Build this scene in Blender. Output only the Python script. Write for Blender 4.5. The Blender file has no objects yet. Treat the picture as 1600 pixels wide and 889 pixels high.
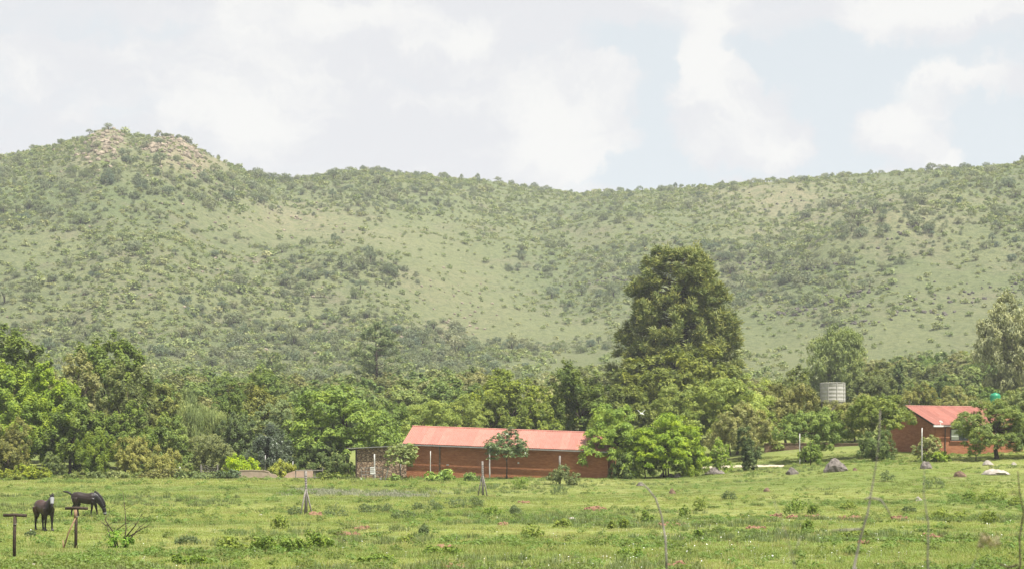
import bpy, bmesh, math
import numpy as np
from mathutils import Vector, Matrix

scene = bpy.context.scene
COL = scene.collection
F, HY, CAMZ = 2800.0, 705.0, 3.5      # focal length (photo pixels), horizon row, eye height
R = math.radians

# ------------------------------------------------------------------ camera
cam = bpy.data.cameras.new("camera")
cam.sensor_width = 36.0
cam.lens = 36.0 * F / 1600.0
cam.shift_y = (HY - 444.5) / 1600.0
cam.clip_start, cam.clip_end = 0.5, 6000
cam.dof.use_dof = True
cam.dof.focus_distance = 150
cam.dof.aperture_fstop = 3.6
camo = bpy.data.objects.new("camera", cam)
camo.location = (0, 0, CAMZ)
camo.rotation_euler = (R(90), 0, 0)
COL.objects.link(camo)
scene.camera = camo

# ------------------------------------------------------------------ sun, sky, exposure
SUN = Vector((0.60, -0.55, 0)).normalized()
SUN_EL = R(66)
sv = Vector((SUN.x * math.cos(SUN_EL), SUN.y * math.cos(SUN_EL), math.sin(SUN_EL)))
sl = bpy.data.lights.new("sun", 'SUN')
sl.energy, sl.angle, sl.color = 5.0, R(0.8), (1.0, 0.955, 0.88)
so = bpy.data.objects.new("sun", sl)
so.rotation_euler = sv.to_track_quat('Z', 'Y').to_euler()
so.location = (60, -40, 120)
COL.objects.link(so)
scene.view_settings.view_transform = 'Standard'
scene.view_settings.look = 'None'
scene.view_settings.exposure = 0.85
scene.view_settings.gamma = 1.0
scene.view_settings.use_curve_mapping = False
cy = scene.cycles
cy.max_bounces, cy.diffuse_bounces, cy.glossy_bounces = 6, 3, 2
cy.transmission_bounces, cy.volume_bounces, cy.transparent_max_bounces = 3, 0, 8
cy.caustics_reflective = cy.caustics_refractive = False
cy.use_denoising = True


class NT:
    """small helper round a node tree"""
    def __init__(self, tree):
        self.t = tree

    def n(self, typ, **kw):
        nd = self.t.nodes.new(typ)
        ins = kw.pop('ins', {})
        for k, v in kw.items():
            setattr(nd, k, v)
        for k, v in ins.items():
            s = nd.inputs[k]
            if isinstance(v, bpy.types.NodeSocket):
                self.t.links.new(v, s)
            else:
                s.default_value = v
        return nd

    def m(self, op, a, b=0.0, c=None, clamp=False):
        ins = {0: a, 1: b}
        if c is not None:
            ins[2] = c
        return self.n('ShaderNodeMath', operation=op, use_clamp=clamp, ins=ins).outputs[0]

    def mix(self, f, a, b, blend='MIX'):
        nd = self.n('ShaderNodeMix', data_type='RGBA', blend_type=blend)
        for k, v in ((0, f), (6, a), (7, b)):
            if isinstance(v, bpy.types.NodeSocket):
                self.t.links.new(v, nd.inputs[k])
            else:
                nd.inputs[k].default_value = v if k == 0 else (*v[:3], 1)
        return nd.outputs[2]

    def ramp(self, f, stops, interp='LINEAR'):
        nd = self.n('ShaderNodeValToRGB', ins={0: f})
        cr = nd.color_ramp
        cr.interpolation = interp
        while len(cr.elements) < len(stops):
            cr.elements.new(0.5)
        for e, (p, c) in zip(cr.elements, stops):
            e.position = p
            e.color = (*c[:3], 1) if hasattr(c, '__len__') else (c, c, c, 1)
        return nd.outputs[0]

    def noise(self, vec, scale, detail=4, rough=0.55, dist=0.0):
        return self.n('ShaderNodeTexNoise', ins={'Vector': vec, 'Scale': scale, 'Detail': detail,
                                                 'Roughness': rough, 'Distortion': dist}).outputs[0]

    def link(self, a, b):
        self.t.links.new(a, b)


def build_world():
    w = bpy.data.worlds.new("World")
    scene.world = w
    w.use_nodes = True
    w.node_tree.nodes.clear()
    k = NT(w.node_tree)
    sky = k.n('ShaderNodeTexSky', sky_type='NISHITA', sun_disc=False, sun_elevation=SUN_EL,
              sun_rotation=math.atan2(SUN.x, SUN.y), air_density=1.0, dust_density=1.6, ozone_density=1.0, altitude=1400)
    tc = k.n('ShaderNodeTexCoord').outputs['Generated']
    warp = k.n('ShaderNodeTexNoise', ins={'Vector': tc, 'Scale': 16.0, 'Detail': 6.0, 'Roughness': 0.62})
    off = k.n('ShaderNodeVectorMath', operation='SUBTRACT', ins={0: warp.outputs['Color'], 1: (0.5, 0.5, 0.5)}).outputs[0]
    off = k.n('ShaderNodeVectorMath', operation='SCALE', ins={0: off, 'Scale': 0.075}).outputs[0]
    v = k.n('ShaderNodeVectorMath', operation='ADD', ins={0: tc, 1: off}).outputs[0]
    sx = k.n('ShaderNodeSeparateXYZ', ins={0: v}).outputs
    az = k.m('ARCTAN2', sx[0], sx[1])
    el = k.m('ARCSINE', sx[2])

    def lobe(px, py, rx, ry):
        a0, e0 = math.atan2(px - 800, F), math.atan2(HY - py, math.hypot(F, px - 800))
        a = k.m('DIVIDE', k.m('SUBTRACT', az, a0), rx / F)
        b = k.m('DIVIDE', k.m('SUBTRACT', el, e0), ry / F)
        return k.m('EXPONENT', k.m('MULTIPLY', k.m('ADD', k.m('MULTIPLY', a, a), k.m('MULTIPLY', b, b)), -1.0))

    def total(lobes):
        s = None
        for (px, py, rx, ry, amp) in lobes:
            t = k.m('MULTIPLY', lobe(px, py, rx, ry), amp)
            s = t if s is None else k.m('ADD', s, t)
        return s
    flat = k.n('ShaderNodeVectorMath', operation='MULTIPLY', ins={0: v, 1: (1, 1, 2.4)}).outputs[0]
    cover = k.noise(flat, 3.2, 7, 0.6)
    gaps = total([(1020, 170, 60, 90, .8), (1000, 265, 120, 34, .8), (1330, 150, 130, 40, .7), (1310, 235, 60, 60, .8),
                  (1560, 215, 90, 45, .9), (960, 90, 150, 35, .55), (1500, 110, 200, 28, .4), (1150, 265, 300, 20, .35),
                  (1200, 95, 150, 25, .5), (250, 45, 180, 30, .18), (680, 120, 120, 30, .18)])
    puffs = total([(1090, 105, 38, 36, .9), (1130, 160, 60, 50, .9), (1210, 215, 85, 45, 1.0), (1405, 195, 60, 34, 1.0),
                   (1480, 245, 40, 20, .8), (900, 165, 130, 50, .8), (880, 245, 80, 45, .8), (1130, 35, 34, 30, .8),
                   (1500, 20, 150, 34, .8), (1480, 132, 130, 22, .7), (560, 35, 170, 45, .6), (440, 170, 80, 60, .4), (740, 70, 30, 30, .6)])
    fine = k.m('MULTIPLY', k.m('SUBTRACT', k.noise(flat, 26.0, 8, 0.62), 0.5), 0.55)
    dens = k.m('ADD', k.m('SUBTRACT', k.m('ADD', fine, k.m('MULTIPLY_ADD', cover, 0.9, 0.28)), k.m('MULTIPLY', gaps, 0.75)), k.m('MULTIPLY', puffs, 0.6))
    mask = k.n('ShaderNodeMapRange', interpolation_type='SMOOTHSTEP', ins={0: dens, 1: 0.42, 2: 0.74}).outputs[0]
    # cloud body: bright tops and faint grey-lilac undersides
    body = k.n('ShaderNodeMapRange', interpolation_type='SMOOTHSTEP', ins={
        0: k.m('ADD', k.noise(flat, 11.0, 8, 0.62), k.m('MULTIPLY', k.m('SUBTRACT', puffs, 0.5), 0.28)), 1: 0.36, 2: 0.62}).outputs[0]
    cloud = k.mix(body, (4.4, 4.45, 4.6), (5.15, 5.13, 5.02))
    veil = k.mix(0.90, sky.outputs[0], (4.25, 4.52, 4.6))
    colr = k.mix(mask, veil, cloud)
    bg = k.n('ShaderNodeBackground', ins={'Color': colr, 'Strength': 0.1})
    out = k.n('ShaderNodeOutputWorld')
    k.link(bg.outputs[0], out.inputs[0])


build_world()

# ------------------------------------------------------------------ numeric helpers
rng = np.random.default_rng(7)


def sst(t):
    t = np.clip(t, 0, 1)
    return t * t * (3 - 2 * t)


def _h(ix, iy, s):
    n = (ix.astype(np.int64) * 374761393 + iy.astype(np.int64) * 668265263 + s * 974711) & 0xffffffff
    n = ((n ^ (n >> 13)) * 1274126177) & 0xffffffff
    return ((n ^ (n >> 16)) & 0xffff) / 65535.0


def vnoise(x, y, s=0):
    x, y = np.asarray(x, float), np.asarray(y, float)
    ix, iy = np.floor(x), np.floor(y)
    fx, fy = x - ix, y - iy
    fx, fy = fx * fx * (3 - 2 * fx), fy * fy * (3 - 2 * fy)
    a, b = _h(ix, iy, s), _h(ix + 1, iy, s)
    c, d = _h(ix, iy + 1, s), _h(ix + 1, iy + 1, s)
    return (a * (1 - fx) + b * fx) * (1 - fy) + (c * (1 - fx) + d * fx) * fy - 0.5


def fbm(x, y, s=0, o=4):
    r, a = 0, 1.0
    for i in range(o):
        r = r + a * vnoise(np.asarray(x) * 2 ** i, np.asarray(y) * 2 ** i, s + i * 17)
        a *= 0.5
    return r


SKY = np.array([(-1400, 420), (-700, 360), (-300, 300), (-100, 262), (0, 245), (50, 236), (100, 224), (138, 214), (152, 203), (182, 201), (206, 214), (240, 214),
                (268, 213), (292, 223), (330, 244), (370, 264), (400, 276), (430, 284), (470, 284), (500, 277), (540, 270), (580, 268),
                (620, 272), (680, 277), (750, 281), (800, 289), (850, 296), (900, 302), (960, 301), (1020, 297), (1080, 293), (1150, 288),
                (1220, 283), (1300, 278), (1380, 274), (1440, 271), (1500, 266), (1550, 263), (1600, 259), (1800, 250), (2300, 290), (3000, 380)], float)
RID = np.array([(-1400, 760), (-300, 760), (100, 770), (250, 775), (400, 840), (550, 880), (900, 930), (1200, 920), (1450, 880), (1600, 850), (2000, 820), (3000, 800)], float)
FOOT = np.array([(-1400, 400), (0, 400), (300, 400), (600, 390), (760, 440), (900, 470), (1200, 480), (1400, 440), (1700, 420), (3000, 420)], float)


def field_z(x, y):
    z = -0.25 + 1.45 * sst((y - 100) / 62)
    z = z + 2.05 * sst((x - 6) / 36) * sst((y - 95) / 76)
    z = z + 1.9 * sst((26 - y) / 14)
    t = np.clip(y - 165, 0, None)
    z = z + .055 * t + .0001 * t * t
    z = z + 0.22 * fbm(x / 14, y / 14, 3, 3) * sst((y - 30) / 30)
    return z


def hz(x, y):
    """height of the land"""
    x, y = np.asarray(x, float), np.asarray(y, float)
    z = field_z(x, np.minimum(y, 1500))
    u = 800 + F * x / np.maximum(y, 20.0)
    D = np.interp(u, RID[:, 0], RID[:, 1])
    d0 = np.interp(u, FOOT[:, 0], FOOT[:, 1])
    zs = CAMZ + (HY - np.interp(u, SKY[:, 0], SKY[:, 1])) * D / F
    zf = field_z(x, np.minimum(y, d0))
    t = (y - d0) / (D - d0)
    tc = np.clip(t, 0, 1)
    shp = 0.62 * tc + 0.38 * sst(tc)
    bulge = np.sin(np.pi * tc)
    zz = zf + (zs - zf) * shp
    zz = zz + bulge * (16 * fbm(x / 110, y / 200, 11, 3) + 5 * fbm(x / 34, y / 40, 12, 3))
    # the spur that runs down from the right towards the middle
    w = (u - (1190 + 470 * np.clip((tc - .2) / .62, -.3, 1.3))) / 60.0
    zz = zz + bulge * 14 * (1 / (1 + np.exp(-np.clip(w * 2.0, -30, 30)))) * np.exp(-np.clip(w, 0, None) / 9)
    zz = zz + 1.4 * fbm(x / 7, y / 7, 13, 2) * sst(tc * 6) * sst((1 - t) * 8)
    over = np.clip(y - D, 0, None)
    zz = np.where(t > 1, zs - 0.10 * over - 0.0002 * over ** 2, zz)
    return np.where(t > 0, zz, z)


def gz(x, y):
    return float(hz(np.array([x]), np.array([y]))[0])


def ray_ground(px, py, lo=40, hi=260):
    d = np.linspace(lo, hi, 1800)
    x = (px - 800) / F * d
    z = CAMZ + (HY - py) / F * d
    below = np.nonzero(z <= hz(x, d))[0]
    i = below[0] if len(below) else len(d) - 1
    return float(x[i]), float(d[i]), gz(x[i], d[i])


def at(px, py, d):
    return Vector(((px - 800) / F * d, d, CAMZ + (HY - py) / F * d))


def gpx(px, d):
    x = (px - 800) / F * d
    return x, d, gz(x, d)


# ------------------------------------------------------------------ object helpers
def npmesh(name, v, f, attrs=None, smooth=False):
    v = np.asarray(v, np.float32).reshape(-1, 3)
    f = np.asarray(f, np.int32)
    me = bpy.data.meshes.new(name)
    k = f.shape[1]
    me.vertices.add(len(v))
    me.vertices.foreach_set('co', v.ravel())
    me.loops.add(f.size)
    me.loops.foreach_set('vertex_index', f.ravel())
    me.polygons.add(len(f))
    me.polygons.foreach_set('loop_start', np.arange(0, f.size, k, dtype=np.int32))
    if smooth:
        me.polygons.foreach_set('use_smooth', np.ones(len(f), bool))
    for a, vals in (attrs or {}).items():
        at_ = me.attributes.new(a, 'FLOAT', 'POINT')
        at_.data.foreach_set('value', np.asarray(vals, np.float32))
    me.update(calc_edges=True)
    me.validate()
    return me


class MB:
    """collects polygons of one part"""
    def __init__(self):
        self.v, self.f = [], []

    def add(self, v, f):
        o = len(self.v)
        self.v += [tuple(p) for p in v]
        self.f += [tuple(i + o for i in q) for q in f]
        return self

    def box(self, x0, x1, y0, y1, z0, z1):
        v = [(x0, y0, z0), (x1, y0, z0), (x1, y1, z0), (x0, y1, z0), (x0, y0, z1), (x1, y0, z1), (x1, y1, z1), (x0, y1, z1)]
        return self.add(v, [(0, 3, 2, 1), (4, 5, 6, 7), (0, 1, 5, 4), (1, 2, 6, 5), (2, 3, 7, 6), (3, 0, 4, 7)])

    def tube(self, pts, rad, n=7, flat=1.0, caps=True, side=None):
        pts = [Vector(p) for p in pts]
        rings = []
        prev = Vector(side) if side else None
        for i, p in enumerate(pts):
            a = pts[max(i - 1, 0)]
            b = pts[min(i + 1, len(pts) - 1)]
            t = (b - a).normalized()
            s = prev if prev is not None else (Vector((1, 0, 0)) if abs(t.x) < .8 else Vector((0, 1, 0)))
            s = (s - t * s.dot(t)).normalized()
            prev = s
            c = t.cross(s)
            r = rad[i] if hasattr(rad, '__len__') else rad
            r1, r2 = r if hasattr(r, '__len__') else (r, r * flat)
            rings.append([p + s * (math.cos(2 * math.pi * j / n) * r1) + c * (math.sin(2 * math.pi * j / n) * r2) for j in range(n)])
        v = [q for rg in rings for q in rg]
        f = []
        for i in range(len(rings) - 1):
            for j in range(n):
                k = (j + 1) % n
                f.append((i * n + j, i * n + k, (i + 1) * n + k, (i + 1) * n + j))
        if caps:
            f.append(tuple(range(n - 1, -1, -1)))
            f.append(tuple((len(rings) - 1) * n + j for j in range(n)))
        return self.add(v, f)

    def mesh(self, name, smooth=False):
        me = bpy.data.meshes.new(name)
        me.from_pydata(self.v, [], self.f)
        if smooth:
            me.polygons.foreach_set('use_smooth', np.ones(len(me.polygons), bool))
        me.update()
        return me

    def build(self, name, mat, parent=None, smooth=False):
        return obj(name, self.mesh(name, smooth), mat, parent)


def obj(name, me, mat=None, parent=None):
    o = bpy.data.objects.new(name, me)
    COL.objects.link(o)
    if mat is not None and not me.materials:
        me.materials.append(mat)
    if parent is not None:
        o.parent = parent
    return o


def tag(o, label=None, cat=None, group=None, kind=None):
    if label:
        o['label'] = label
    if cat:
        o['category'] = cat
    if group:
        o['group'] = group
    if kind:
        o['kind'] = kind
    return o


def empty(name, loc=(0, 0, 0), rz=0.0):
    o = bpy.data.objects.new(name, None)
    o.empty_display_size = 0.3
    COL.objects.link(o)
    o.location = loc
    o.rotation_euler = (0, 0, rz)
    return o


# ------------------------------------------------------------------ materials
def new_mat(name):
    m = bpy.data.materials.new(name)
    m.use_nodes = True
    m.node_tree.nodes.clear()
    k = NT(m.node_tree)
    out = k.n('ShaderNodeOutputMaterial')
    return m, k, out


def bsdf(k, out, colr, rough=0.8, spec=0.3, bump=None, dist=0.02, metal=0.0):
    b = k.n('ShaderNodeBsdfPrincipled', ins={'Roughness': rough, 'Specular IOR Level': spec, 'Metallic': metal})
    if isinstance(colr, bpy.types.NodeSocket):
        k.link(colr, b.inputs['Base Color'])
    else:
        b.inputs['Base Color'].default_value = (*colr, 1)
    if bump is not None:
        bn = k.n('ShaderNodeBump', ins={'Height': bump, 'Distance': dist, 'Strength': 1.0})
        k.link(bn.outputs[0], b.inputs['Normal'])
    k.link(b.outputs[0], out.inputs[0])
    return b


def leaf_mat(name, mode='object', stops=None, trans=0.27, rough=0.55, spec=0.25, hue=0.028):
    """foliage: object colour (or a ramp over a random per bush), each leaf a little different"""
    m, k, out = new_mat(name)
    oi = k.n('ShaderNodeObjectInfo')
    if mode == 'object':
        c = oi.outputs['Color']
    else:
        c = k.ramp(oi.outputs['Random'], stops)
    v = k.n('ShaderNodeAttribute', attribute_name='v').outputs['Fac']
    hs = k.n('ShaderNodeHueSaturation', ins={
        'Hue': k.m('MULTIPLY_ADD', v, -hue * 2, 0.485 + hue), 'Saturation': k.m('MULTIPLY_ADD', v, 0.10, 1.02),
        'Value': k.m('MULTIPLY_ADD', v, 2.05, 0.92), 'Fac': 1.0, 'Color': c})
    cc = hs.outputs[0]
    b = k.n('ShaderNodeBsdfPrincipled', ins={'Base Color': cc, 'Roughness': rough, 'Specular IOR Level': spec})
    tc = k.mix(1.0, cc, (1.2, 1.2, 0.6), 'MULTIPLY')
    t = k.n('ShaderNodeBsdfTranslucent', ins={'Color': tc})
    mx = k.n('ShaderNodeMixShader', ins={0: trans})
    k.link(b.outputs[0], mx.inputs[1])
    k.link(t.outputs[0], mx.inputs[2])
    k.link(mx.outputs[0], out.inputs[0])
    return m


def simple_mat(name, c1, c2, scale=6.0, rough=0.8, spec=0.25, bump=0.6, dist=0.02, metal=0.0, rand=0.0, detail=5):
    m, k, out = new_mat(name)
    tc = k.n('ShaderNodeTexCoord').outputs['Object']
    nz = k.noise(tc, scale, detail, 0.6)
    c = k.mix(k.n('ShaderNodeMapRange', ins={0: nz, 1: 0.3, 2: 0.7}).outputs[0], c1, c2)
    if rand:
        r = k.n('ShaderNodeObjectInfo').outputs['Random']
        c = k.n('ShaderNodeHueSaturation', ins={'Value': k.m('MULTIPLY_ADD', r, rand * 2, 1 - rand), 'Color': c}).outputs[0]
    bsdf(k, out, c, rough, spec, k.m('MULTIPLY', nz, bump) if bump else None, dist, metal)
    return m


M = {}
M['leaf'] = leaf_mat('leaf')
M['leaf_glossy'] = leaf_mat('leaf_glossy', rough=0.38, spec=0.45, trans=0.2)
M['needle'] = leaf_mat('needle', trans=0.15, hue=0.05)
M['scrub_leaf'] = leaf_mat('scrub_leaf', 'ramp', [(0.0, (.056, .082, .056)), (.2, (.112, .132, .074)), (.4, (.076, .104, .062)), (.6, (.122, .136, .084)),
                                                  (.8, (.088, .116, .056)), (1.0, (.140, .150, .090))], trans=0.25)  # ramp lightened: part of the distance haze is put into these colours
M['bark'] = simple_mat('bark', (.045, .035, .026), (.12, .095, .07), 9, 0.9, 0.1, 1.0, 0.03)
M['bark_pale'] = simple_mat('bark_pale', (.17, .15, .12), (.36, .33, .28), 4, 0.85, 0.1, 0.8, 0.02)
M['wood_grey'] = simple_mat('wood_grey', (.13, .115, .10), (.30, .275, .245), 14, 0.9, 0.1, 0.8, 0.01)
M['wood_dark'] = simple_mat('wood_dark', (.030, .022, .017), (.085, .060, .045), 14, 0.85, 0.2, 0.8, 0.01)
M['wood_tan'] = simple_mat('wood_tan', (.20, .12, .07), (.34, .23, .14), 14, 0.85, 0.2, 0.8, 0.01)
M['pole_white'] = simple_mat('pole_white', (.38, .37, .34), (.62, .61, .58), 7, 0.8, 0.2, 0.4, 0.01)
M['wire'] = simple_mat('wire', (.10, .095, .09), (.2, .19, .18), 20, 0.55, 0.4, 0.2, 0.005, 0.6)
M['stone'] = simple_mat('stone', (.075, .066, .06), (.24, .21, .185), 3.5, 0.9, 0.15, 1.0, 0.06)
M['stone_pale'] = simple_mat('stone_pale', (.24, .215, .185), (.44, .40, .35), 3.5, 0.9, 0.15, 1.0, 0.05)
M['stone_brown'] = simple_mat('stone_brown', (.08, .055, .038), (.22, .15, .10), 3.5, 0.9, 0.15, 1.0, 0.05)
M['soil'] = simple_mat('soil', (.13, .075, .045), (.34, .20, .125), 9, 0.95, 0.1, 1.2, 0.05)
M['crag'] = simple_mat('crag', (.14, .115, .085), (.36, .30, .22), 0.5, 0.9, 0.1, 1.0, 0.5, rand=0.25)
M['dark_crag'] = simple_mat('dark_crag', (.060, .056, .048), (.17, .155, .13), 0.4, 0.9, 0.1, 1.0, 0.5, rand=0.25)
# ------------------------------------------------------------------ the land
def meadow_colour(k, pos):  # grass patch tones, with some cloud shading painted into them
    """shared by the meadow and its grass: large patches of lush, yellowish and greyish green"""
    a = k.noise(pos, 0.055, 4, 0.6, 0.6)
    b = k.noise(pos, 0.33, 4, 0.6)
    st = k.n('ShaderNodeVectorMath', operation='MULTIPLY', ins={0: pos, 1: (0.35, 1.0, 1.0)}).outputs[0]
    c = k.noise(st, 0.10, 4, 0.6)
    col1 = k.mix(k.n('ShaderNodeMapRange', ins={0: a, 1: 0.35, 2: 0.65}).outputs[0], (.225, .275, .072), (.335, .358, .122))
    col2 = k.mix(k.n('ShaderNodeMapRange', ins={0: c, 1: 0.42, 2: 0.66}).outputs[0], col1, (.180, .235, .066))
    return k.mix(k.n('ShaderNodeMapRange', ins={0: b, 1: 0.55, 2: 0.78}).outputs[0], col2, (.31, .305, .13))


def land_mats():
    m, k, out = new_mat('meadow_ground')
    g = k.n('ShaderNodeNewGeometry').outputs['Position']
    c = meadow_colour(k, g)
    f = k.noise(g, 3.0, 6, 0.7)
    soil = k.n('ShaderNodeMapRange', ins={0: k.noise(g, 0.8, 5, 0.65), 1: 0.60, 2: 0.72}).outputs[0]
    c = k.mix(k.m('MULTIPLY', soil, 0.75), c, (.20, .135, .08))
    c = k.n('ShaderNodeHueSaturation', ins={'Value': k.m('MULTIPLY_ADD', f, 0.9, 0.25), 'Color': c}).outputs[0]
    bsdf(k, out, c, 0.95, 0.05, f, 0.15)
    M['meadow'] = m
    m, k, out = new_mat('hill_ground')
    g = k.n('ShaderNodeNewGeometry').outputs['Position']
    a = k.noise(g, 0.012, 5, 0.6, 0.5)
    b = k.noise(g, 0.05, 6, 0.65)
    f = k.noise(g, 0.55, 7, 0.78)
    c = k.mix(k.n('ShaderNodeMapRange', ins={0: a, 1: 0.36, 2: 0.64}).outputs[0], (.138, .170, .076), (.188, .204, .098))
    c = k.mix(k.n('ShaderNodeMapRange', ins={0: b, 1: 0.50, 2: 0.74}).outputs[0], c, (.195, .176, .114))
    bare = k.n('ShaderNodeAttribute', attribute_name='bare').outputs['Fac']
    bm_ = k.m('MULTIPLY', bare, k.n('ShaderNodeMapRange', ins={0: k.noise(g, 0.13, 5, 0.7), 1: 0.36, 2: 0.58}).outputs[0])
    c = k.mix(bm_, c, (.34, .275, .185))
    lush = k.n('ShaderNodeAttribute', attribute_name='lush').outputs['Fac']
    c = k.mix(k.m('MULTIPLY', lush, 0.75), c, (.192, .208, .100))
    # tussocks and heather too small to build one by one
    tus = k.n('ShaderNodeMapRange', ins={0: f, 1: 0.47, 2: 0.58}).outputs[0]
    tus = k.m('MULTIPLY', tus, k.m('SUBTRACT', 1.0, k.m('MULTIPLY', lush, 0.25)))
    c = k.mix(k.m('MULTIPLY', tus, 0.7), c, (.092, .116, .058))
    pale = k.n('ShaderNodeMapRange', ins={0: k.noise(g, 0.6, 3, 0.6), 1: 0.66, 2: 0.74}).outputs[0]
    c = k.mix(k.m('MULTIPLY', pale, 0.6), c, (.30, .265, .20))
    bsdf(k, out, c, 0.95, 0.05, f, 1.2)
    M['hill'] = m


land_mats()


def grid_faces(nr, nc):
    i = np.arange(nr - 1)[:, None] * nc + np.arange(nc - 1)[None, :]
    return np.stack([i, i + 1, i + nc + 1, i + nc], -1).reshape(-1, 4)


def gau(u, v, a, b, ra, rb):
    return np.exp(-((u - a) / ra) ** 2 - ((v - b) / rb) ** 2)


def lush_mask(u, v):
    """open, almost bushless grass on the hill (u, v: bearing and height as the photo shows them)"""
    m = 1.2 * gau(u, v, 700, 440, 80, 62) + gau(u, v, 790, 500, 60, 40) + .7 * gau(u, v, 620, 375, 110, 30) + .6 * gau(u, v, 420, 360, 80, 25)
    m = m + gau(u, v, 1250, 560, 150, 40) + gau(u, v, 1480, 520, 190, 38) + .6 * gau(u, v, 1500, 450, 130, 55) + .9 * gau(u, v, 880, 560, 80, 22)
    m = m + gau(u, v, 900, 515, 80, 20)
    return np.clip(m, 0, 1)


def bare_mask(u, v):
    m = gau(u, v, 168, 215, 26, 22) + gau(u, v, 275, 225, 45, 16) + gau(u, v, 310, 255, 50, 18) + .5 * gau(u, v, 120, 245, 40, 20)
    m = m + .6 * gau(u, v, 450, 345, 110, 26) + .7 * gau(u, v, 690, 520, 40, 16) + .75 * gau(u, v, 690, 445, 75, 30) + .5 * gau(u, v, 760, 490, 50, 25) + .5 * gau(u, v, 600, 375, 90, 18)
    m = m + .5 * gau(u, v, 1200, 300, 120, 40) + .35 * gau(u, v, 1400, 330, 150, 40)
    return np.clip(m, 0, 1)


def uv_of(x, y, z):
    return 800 + F * x / y, HY - F * (z - CAMZ) / y


def build_land():
    xs = np.concatenate([np.arange(-330, -72, 6.0), np.arange(-72, 72, 1.2), np.arange(72, 331, 6.0)])
    ys = np.concatenate([np.arange(-90, 36, 3.0), np.arange(36, 175, 1.2), np.arange(175, 233, 3.0)])
    X, Y = np.meshgrid(xs, ys)
    Z = hz(X, Y) + 0.03 * fbm(X / 1.6, Y / 1.6, 5, 2)
    o = obj('meadow', npmesh('meadow', np.stack([X, Y, Z], -1), grid_faces(*X.shape), smooth=True), M['meadow'])
    tag(o, 'wide green meadow sloping gently up to the tree belt', None, kind='structure')
    us = np.concatenate([np.arange(-2600, -150, 50.0), np.arange(-150, 1750, 7.0), np.arange(1750, 4300, 50.0)])
    ys = np.concatenate([np.arange(229, 400, 4.0), np.arange(400, 960, 2.6), np.arange(960, 1300, 20.0)])
    U, Y = np.meshgrid(us, ys)
    X = (U - 800) / F * Y
    Z = hz(X, Y)
    u, v = uv_of(X, Y, Z)
    o = obj('hill', npmesh('hill', np.stack([X, Y, Z - np.where(Y < 234, .05, 0)], -1), grid_faces(*X.shape),
                           {'bare': bare_mask(u, v).ravel(), 'lush': lush_mask(u, v).ravel()}, smooth=True), M['hill'])
    tag(o, 'long grassy hill with a rocky left peak behind the trees', None, kind='structure')


build_land()


# ------------------------------------------------------------------ foliage
def unit(v):
    return v / np.maximum(np.linalg.norm(v, axis=-1, keepdims=True), 1e-9)


def rhombs(c, nrm, ax, L, W, var):
    """one pointed leaf per row: centre, normal, long axis, length, width"""
    ax = unit(ax - nrm * np.sum(ax * nrm, -1, keepdims=True))
    sd = np.cross(nrm, ax)
    L, W = np.asarray(L)[:, None] * .5, np.asarray(W)[:, None] * .5
    v = np.stack([c + ax * L, c + sd * W - ax * L * .75, c - sd * W - ax * L], 1).reshape(-1, 3)
    f = np.arange(len(c) * 3).reshape(-1, 3)
    return v, f, np.repeat(var, 3)


def rdir(r, n, zmin=-1.0):
    z = r.uniform(zmin, 1, n)
    a = r.uniform(0, 2 * np.pi, n)
    s = np.sqrt(1 - z * z)
    return np.stack([s * np.cos(a), s * np.sin(a), z], -1)


STY = dict(
    broad=dict(lobes=15, lr=(.30, .46), cl=20, cs=.30, cf=.75, asp=.6, up=.5, zmin=-.45, cov=2.3),
    dome=dict(lobes=26, lr=(.22, .32), cl=14, cs=.36, cf=.65, asp=.6, up=.6, zmin=-.35, cov=2.5),
    fine=dict(lobes=13, lr=(.32, .46), cl=26, cs=.26, cf=.85, asp=.42, up=.25, zmin=-.5, cov=2.0),
    layer=dict(lobes=24, lr=(.26, .38), cl=13, cs=.42, cf=.32, asp=.5, up=.75, zmin=-.45, cov=2.0),
    feather=dict(lobes=18, lr=(.28, .42), cl=16, cs=.36, cf=.42, asp=.30, up=.45, zmin=-.6, cov=1.55),
    acacia=dict(lobes=20, lr=(.24, .34), cl=12, cs=.46, cf=.26, asp=.32, up=.6, zmin=-.25, cov=1.7),
    shrub=dict(lobes=9, lr=(.36, .5), cl=18, cs=.32, cf=.8, asp=.55, up=.45, zmin=-.2, cov=2.2),
    willow=dict(lobes=10, lr=(.32, .45), cl=18, cs=.34, cf=1.7, asp=.16, up=0, zmin=-.3, cov=2.2, droop=1),
    gum=dict(lobes=26, lr=(.26, .38), cl=22, cs=.34, cf=1.0, asp=.34, up=.15, zmin=-.85, cov=2.0, droop=.35),
    euc=dict(lobes=16, lr=(.20, .32), cl=14, cs=.42, cf=1.25, asp=.26, up=.05, zmin=-.5, cov=1.35, droop=.6),
    palmate=dict(lobes=9, lr=(.30, .42), cl=9, cs=.5, cf=.4, asp=.45, up=.7, zmin=-.2, cov=1.5),
)


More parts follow.
